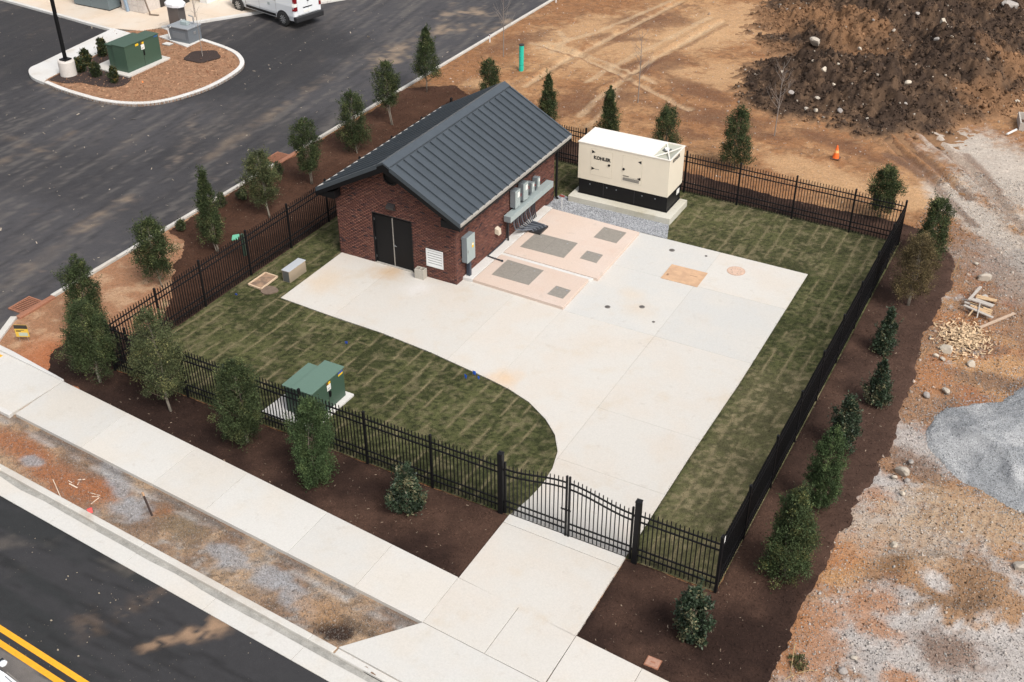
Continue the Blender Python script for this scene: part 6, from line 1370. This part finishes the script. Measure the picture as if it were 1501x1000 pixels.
s_ = empty('wooden_stake', (*G2(1399, 398), 0), label='upright wooden stake at the tip of the right mulch bed', cat='stake'); s_.rotation_euler = (.05, .12, 0); bx(-.022, .022, -.022, .022, -.08, .72).build('stake', WOOD, s_); bx(-.023, .023, -.023, .023, .721, .74).build('split_end', WOODG, s_)
s_ = empty('wooden_stake', (*G2(223, 755), -.05), label='dark weathered stake leaning in the verge below the pavement', cat='stake'); s_.rotation_euler = (0, -.22, 0); bx(-.022, .022, -.022, .022, -.05, .74).build('stake', mat('dark_stake', (.05, .03, .025), .8), s_); bx(-.024, .024, -.024, .024, .741, .86).build('stake_head', mat('stake_tip', (.48, .30, .18), .8), s_)
def G2m(px, py): return Vector((*G2(px, py), 0))
def stick(p0, p1, w, h, z, m, name, label, cat='lumber scrap', group=None, z1=None):
    a = G2m(*p0); b = G2m(*p1); c = (a+b)/2; o = empty(name, (c.x, c.y, z+(.06 if z >= 0 and name == 'lumber_scrap' else .03)), label=label, cat=cat, group=group)
    MB().beam(Vector((a.x-c.x, a.y-c.y, h/2)), Vector((b.x-c.x, b.y-c.y, h/2+(z1 or 0))), w, h).build('board', m, o)
    return o
# heap of lumber off-cuts
LX = lambda x, y: (1350+x/6.669, 350+y/6.667)
heap = [((540, 575), (735, 625), WOOD, 'thin tan off-cut along the top edge of the lumber heap'), ((530, 600), (730, 640), WOOD, 'second tan off-cut from the top of the lumber heap'), ((520, 625), (700, 690), WOODG, 'wide grey board in the middle of the lumber heap'),
        ((480, 630), (690, 700), WOODG, 'narrow grey strip below the wide grey board of the heap'), ((470, 650), (690, 728), WOOD, 'yellow off-cut crossing the centre of the lumber heap'), ((475, 680), (680, 752), WOOD, 'yellow off-cut below the central one in the lumber heap'),
        ((490, 695), (670, 780), WOOD, 'lowest yellow off-cut of the lumber heap'), ((410, 690), (690, 812), WOODG, 'long grey board under the lower edge of the lumber heap'), ((420, 640), (600, 700), WOODG, 'dark grey strip poking out left of the lumber heap')]
for k, (a, b, m_, lab) in enumerate(heap): stick(LX(*a), LX(*b), .12 if 'wide' not in lab else .17, .04, .015+.028*(k % 4), m_, 'lumber_scrap', lab)
stick(LX(572, 520), LX(455, 650), .10, .04, .15, WOODG, 'lumber_scrap', 'grey board lying across the upper left end of the lumber heap')
stick(LX(530, 695), LX(452, 798), .045, .03, .10, WOOD, 'lumber_scrap', 'pale stick leaning down left from the lumber heap'); stick(LX(565, 680), LX(535, 820), .04, .03, .14, WOODG, 'lumber_scrap', 'grey stick pointing down from the lumber heap')
stick(LX(910, 742), LX(570, 882), .10, .05, .0, mat('weathered_plank', (.46, .34, .25), .85, noise=.1), 'plank', 'single weathered plank lying right of the wood chips', cat='plank')
# wood chips: one countless heap
cx_, cy_ = G2(1412, 496); x = RNG.normal(cx_, .42, 900); y = RNG.normal(cy_, .55, 900); d_ = np.hypot((x-cx_)/.9, (y-cy_)/1.25); k = d_ < 1.1+.3*RNG.random(900); x, y, d_ = x[k], y[k], d_[k]
c = np.array([.60, .44, .28])*RNG.uniform(.6, 1.3, (len(x), 1))
tag(scatter('wood_chips', np.stack([x, y, .02+.10*np.clip(1-d_, 0, 1)*RNG.random(len(x))], 1), RNG.uniform(.04, .10, len(x)), c, CHIPM, 'chip'), 'spread of pale wood chips beside the grey boulder', 'wood chips', kind='stuff')
for a, b, lab in [((1434, 503), (1440, 498), 'pale splinter right of the wood chips'), ((1448, 520), (1455, 513), 'short splinter lower right of the wood chips')]: stick(a, b, .04, .02, .0, WOOD, 'splinter', lab)
# litter on the red verge
VX_ = lambda x, y: (x/7.505, 660+y/7.508)
for a, b, w_, lab in [((580, 315), (665, 510), .018, 'long pale lath lying across the red soil to the kerb'), ((855, 320), (935, 316), .03, 'short white lath, upper of the litter on the red verge'), ((760, 362), (848, 408), .035, 'thick short white lath in the middle of the red verge'), ((750, 330), (790, 352), .02, 'tiny lath just above the thick white one'), ((875, 330), (852, 375), .018, 'thin lath touching the upper white lath'), ((965, 455), (1100, 495), .014, 'thin straw-like lath pointing right on the red verge'), ((1010, 505), (1085, 505), .014, 'small level lath below the straw-like one'), ((1090, 515), (1000, 585), .016, 'pale lath slanting down left on the verge')]:
    stick(VX_(*a), VX_(*b), w_, .015, -.06, mat('pale_lath', (.70, .60, .48), .8), 'lath', lab, cat='lath')
pt = empty('pink_flag', (*G2(*VX_(990, 655)), -.05), rz=-.6, label='crumpled pink marker flag lying at the road kerb', cat='flag')
pm_ = MB(); pm_.add([(-.16, -.05, .0), (-.03, -.09, .07), (.13, -.05, .02), (.15, .05, .03), (.0, .07, .10), (-.13, .05, .03), (0, 0, -.01)], [(0, 1, 4, 5), (1, 2, 3, 4), (0, 6, 1), (1, 6, 2), (2, 6, 3), (3, 6, 4), (4, 6, 5), (5, 6, 0)]); pm_.build('cloth', PINKP, pt); MB().tube([(.12, 0, .02), (.33, -.02, .01)], .008, 5).build('wire', RUST, pt)
# dry weeds, bottom
wd = MB(); 
for (a, b, r_) in [((1165, 945), (1158, 990), .014), ((1158, 985), (1163, 1000), .012), ((1170, 988), (1200, 985), .010), ((1180, 975), (1176, 995), .008), ((1150, 998), (1170, 990), .01)]:
    A_ = G2m(*a); B_ = G2m(*b); wd.tube([A_+Vector((0, 0, .04)), (A_+B_)/2+Vector((0, 0, .10)), B_+Vector((0, 0, .03))], r_, 5, r_*.4)
tag(wd.build('dry_weed', mat('straw', (.42, .30, .15), .9)), 'dry yellow weed stalks lying at the bottom edge beside the mulch', 'weed')
wl2 = empty('weed', (*G2(1172, 972), -.02), label='low grey-green weed patch among the dry stalks at the bottom', cat='weed')
me, _ = foliage(77, .10, .6, 160, .0, prof_egg, .07, ((.05, .055, .02), (.10, .10, .045), (.18, .15, .07)), 40, LEAFM); link('leaves', me, None, wl2); MB().tube([(0, 0, 0), (0, .02, .2)], .012, 5, .004).build('stem', TWIG, wl2)
# trench edge and trough at the far right
tr_ = empty('white_stake', (*G2(1476, 198), 0), label='thick white stake lying at the edge of the trench, far right', cat='stake'); MB().beam((0, 0, .05), (.35, .45, .2), .07, .07).build('stake', WHITE, tr_); MB().beam((-.06, -.02, .04), (0, 0, .05), .05, .05).build('point', WOODG, tr_)
ft = empty('trench_box', (*G2(1497, 183), -.02), rz=.2, label='pale edged timber trench box cut by the right edge of the photo', cat='trench box')
for a in [(-.1, 2.2, -.75, -.68), (-.1, 2.2, .68, .75), (-.17, -.1005, -.75, .75)]: bx(*a, 0, .40).build('side_board', WOODG, ft)
bx(-.099, 2.19, -.679, .679, .0, .05).build('floor_board', mat('wet_soil', (.07, .04, .025), .9), ft)
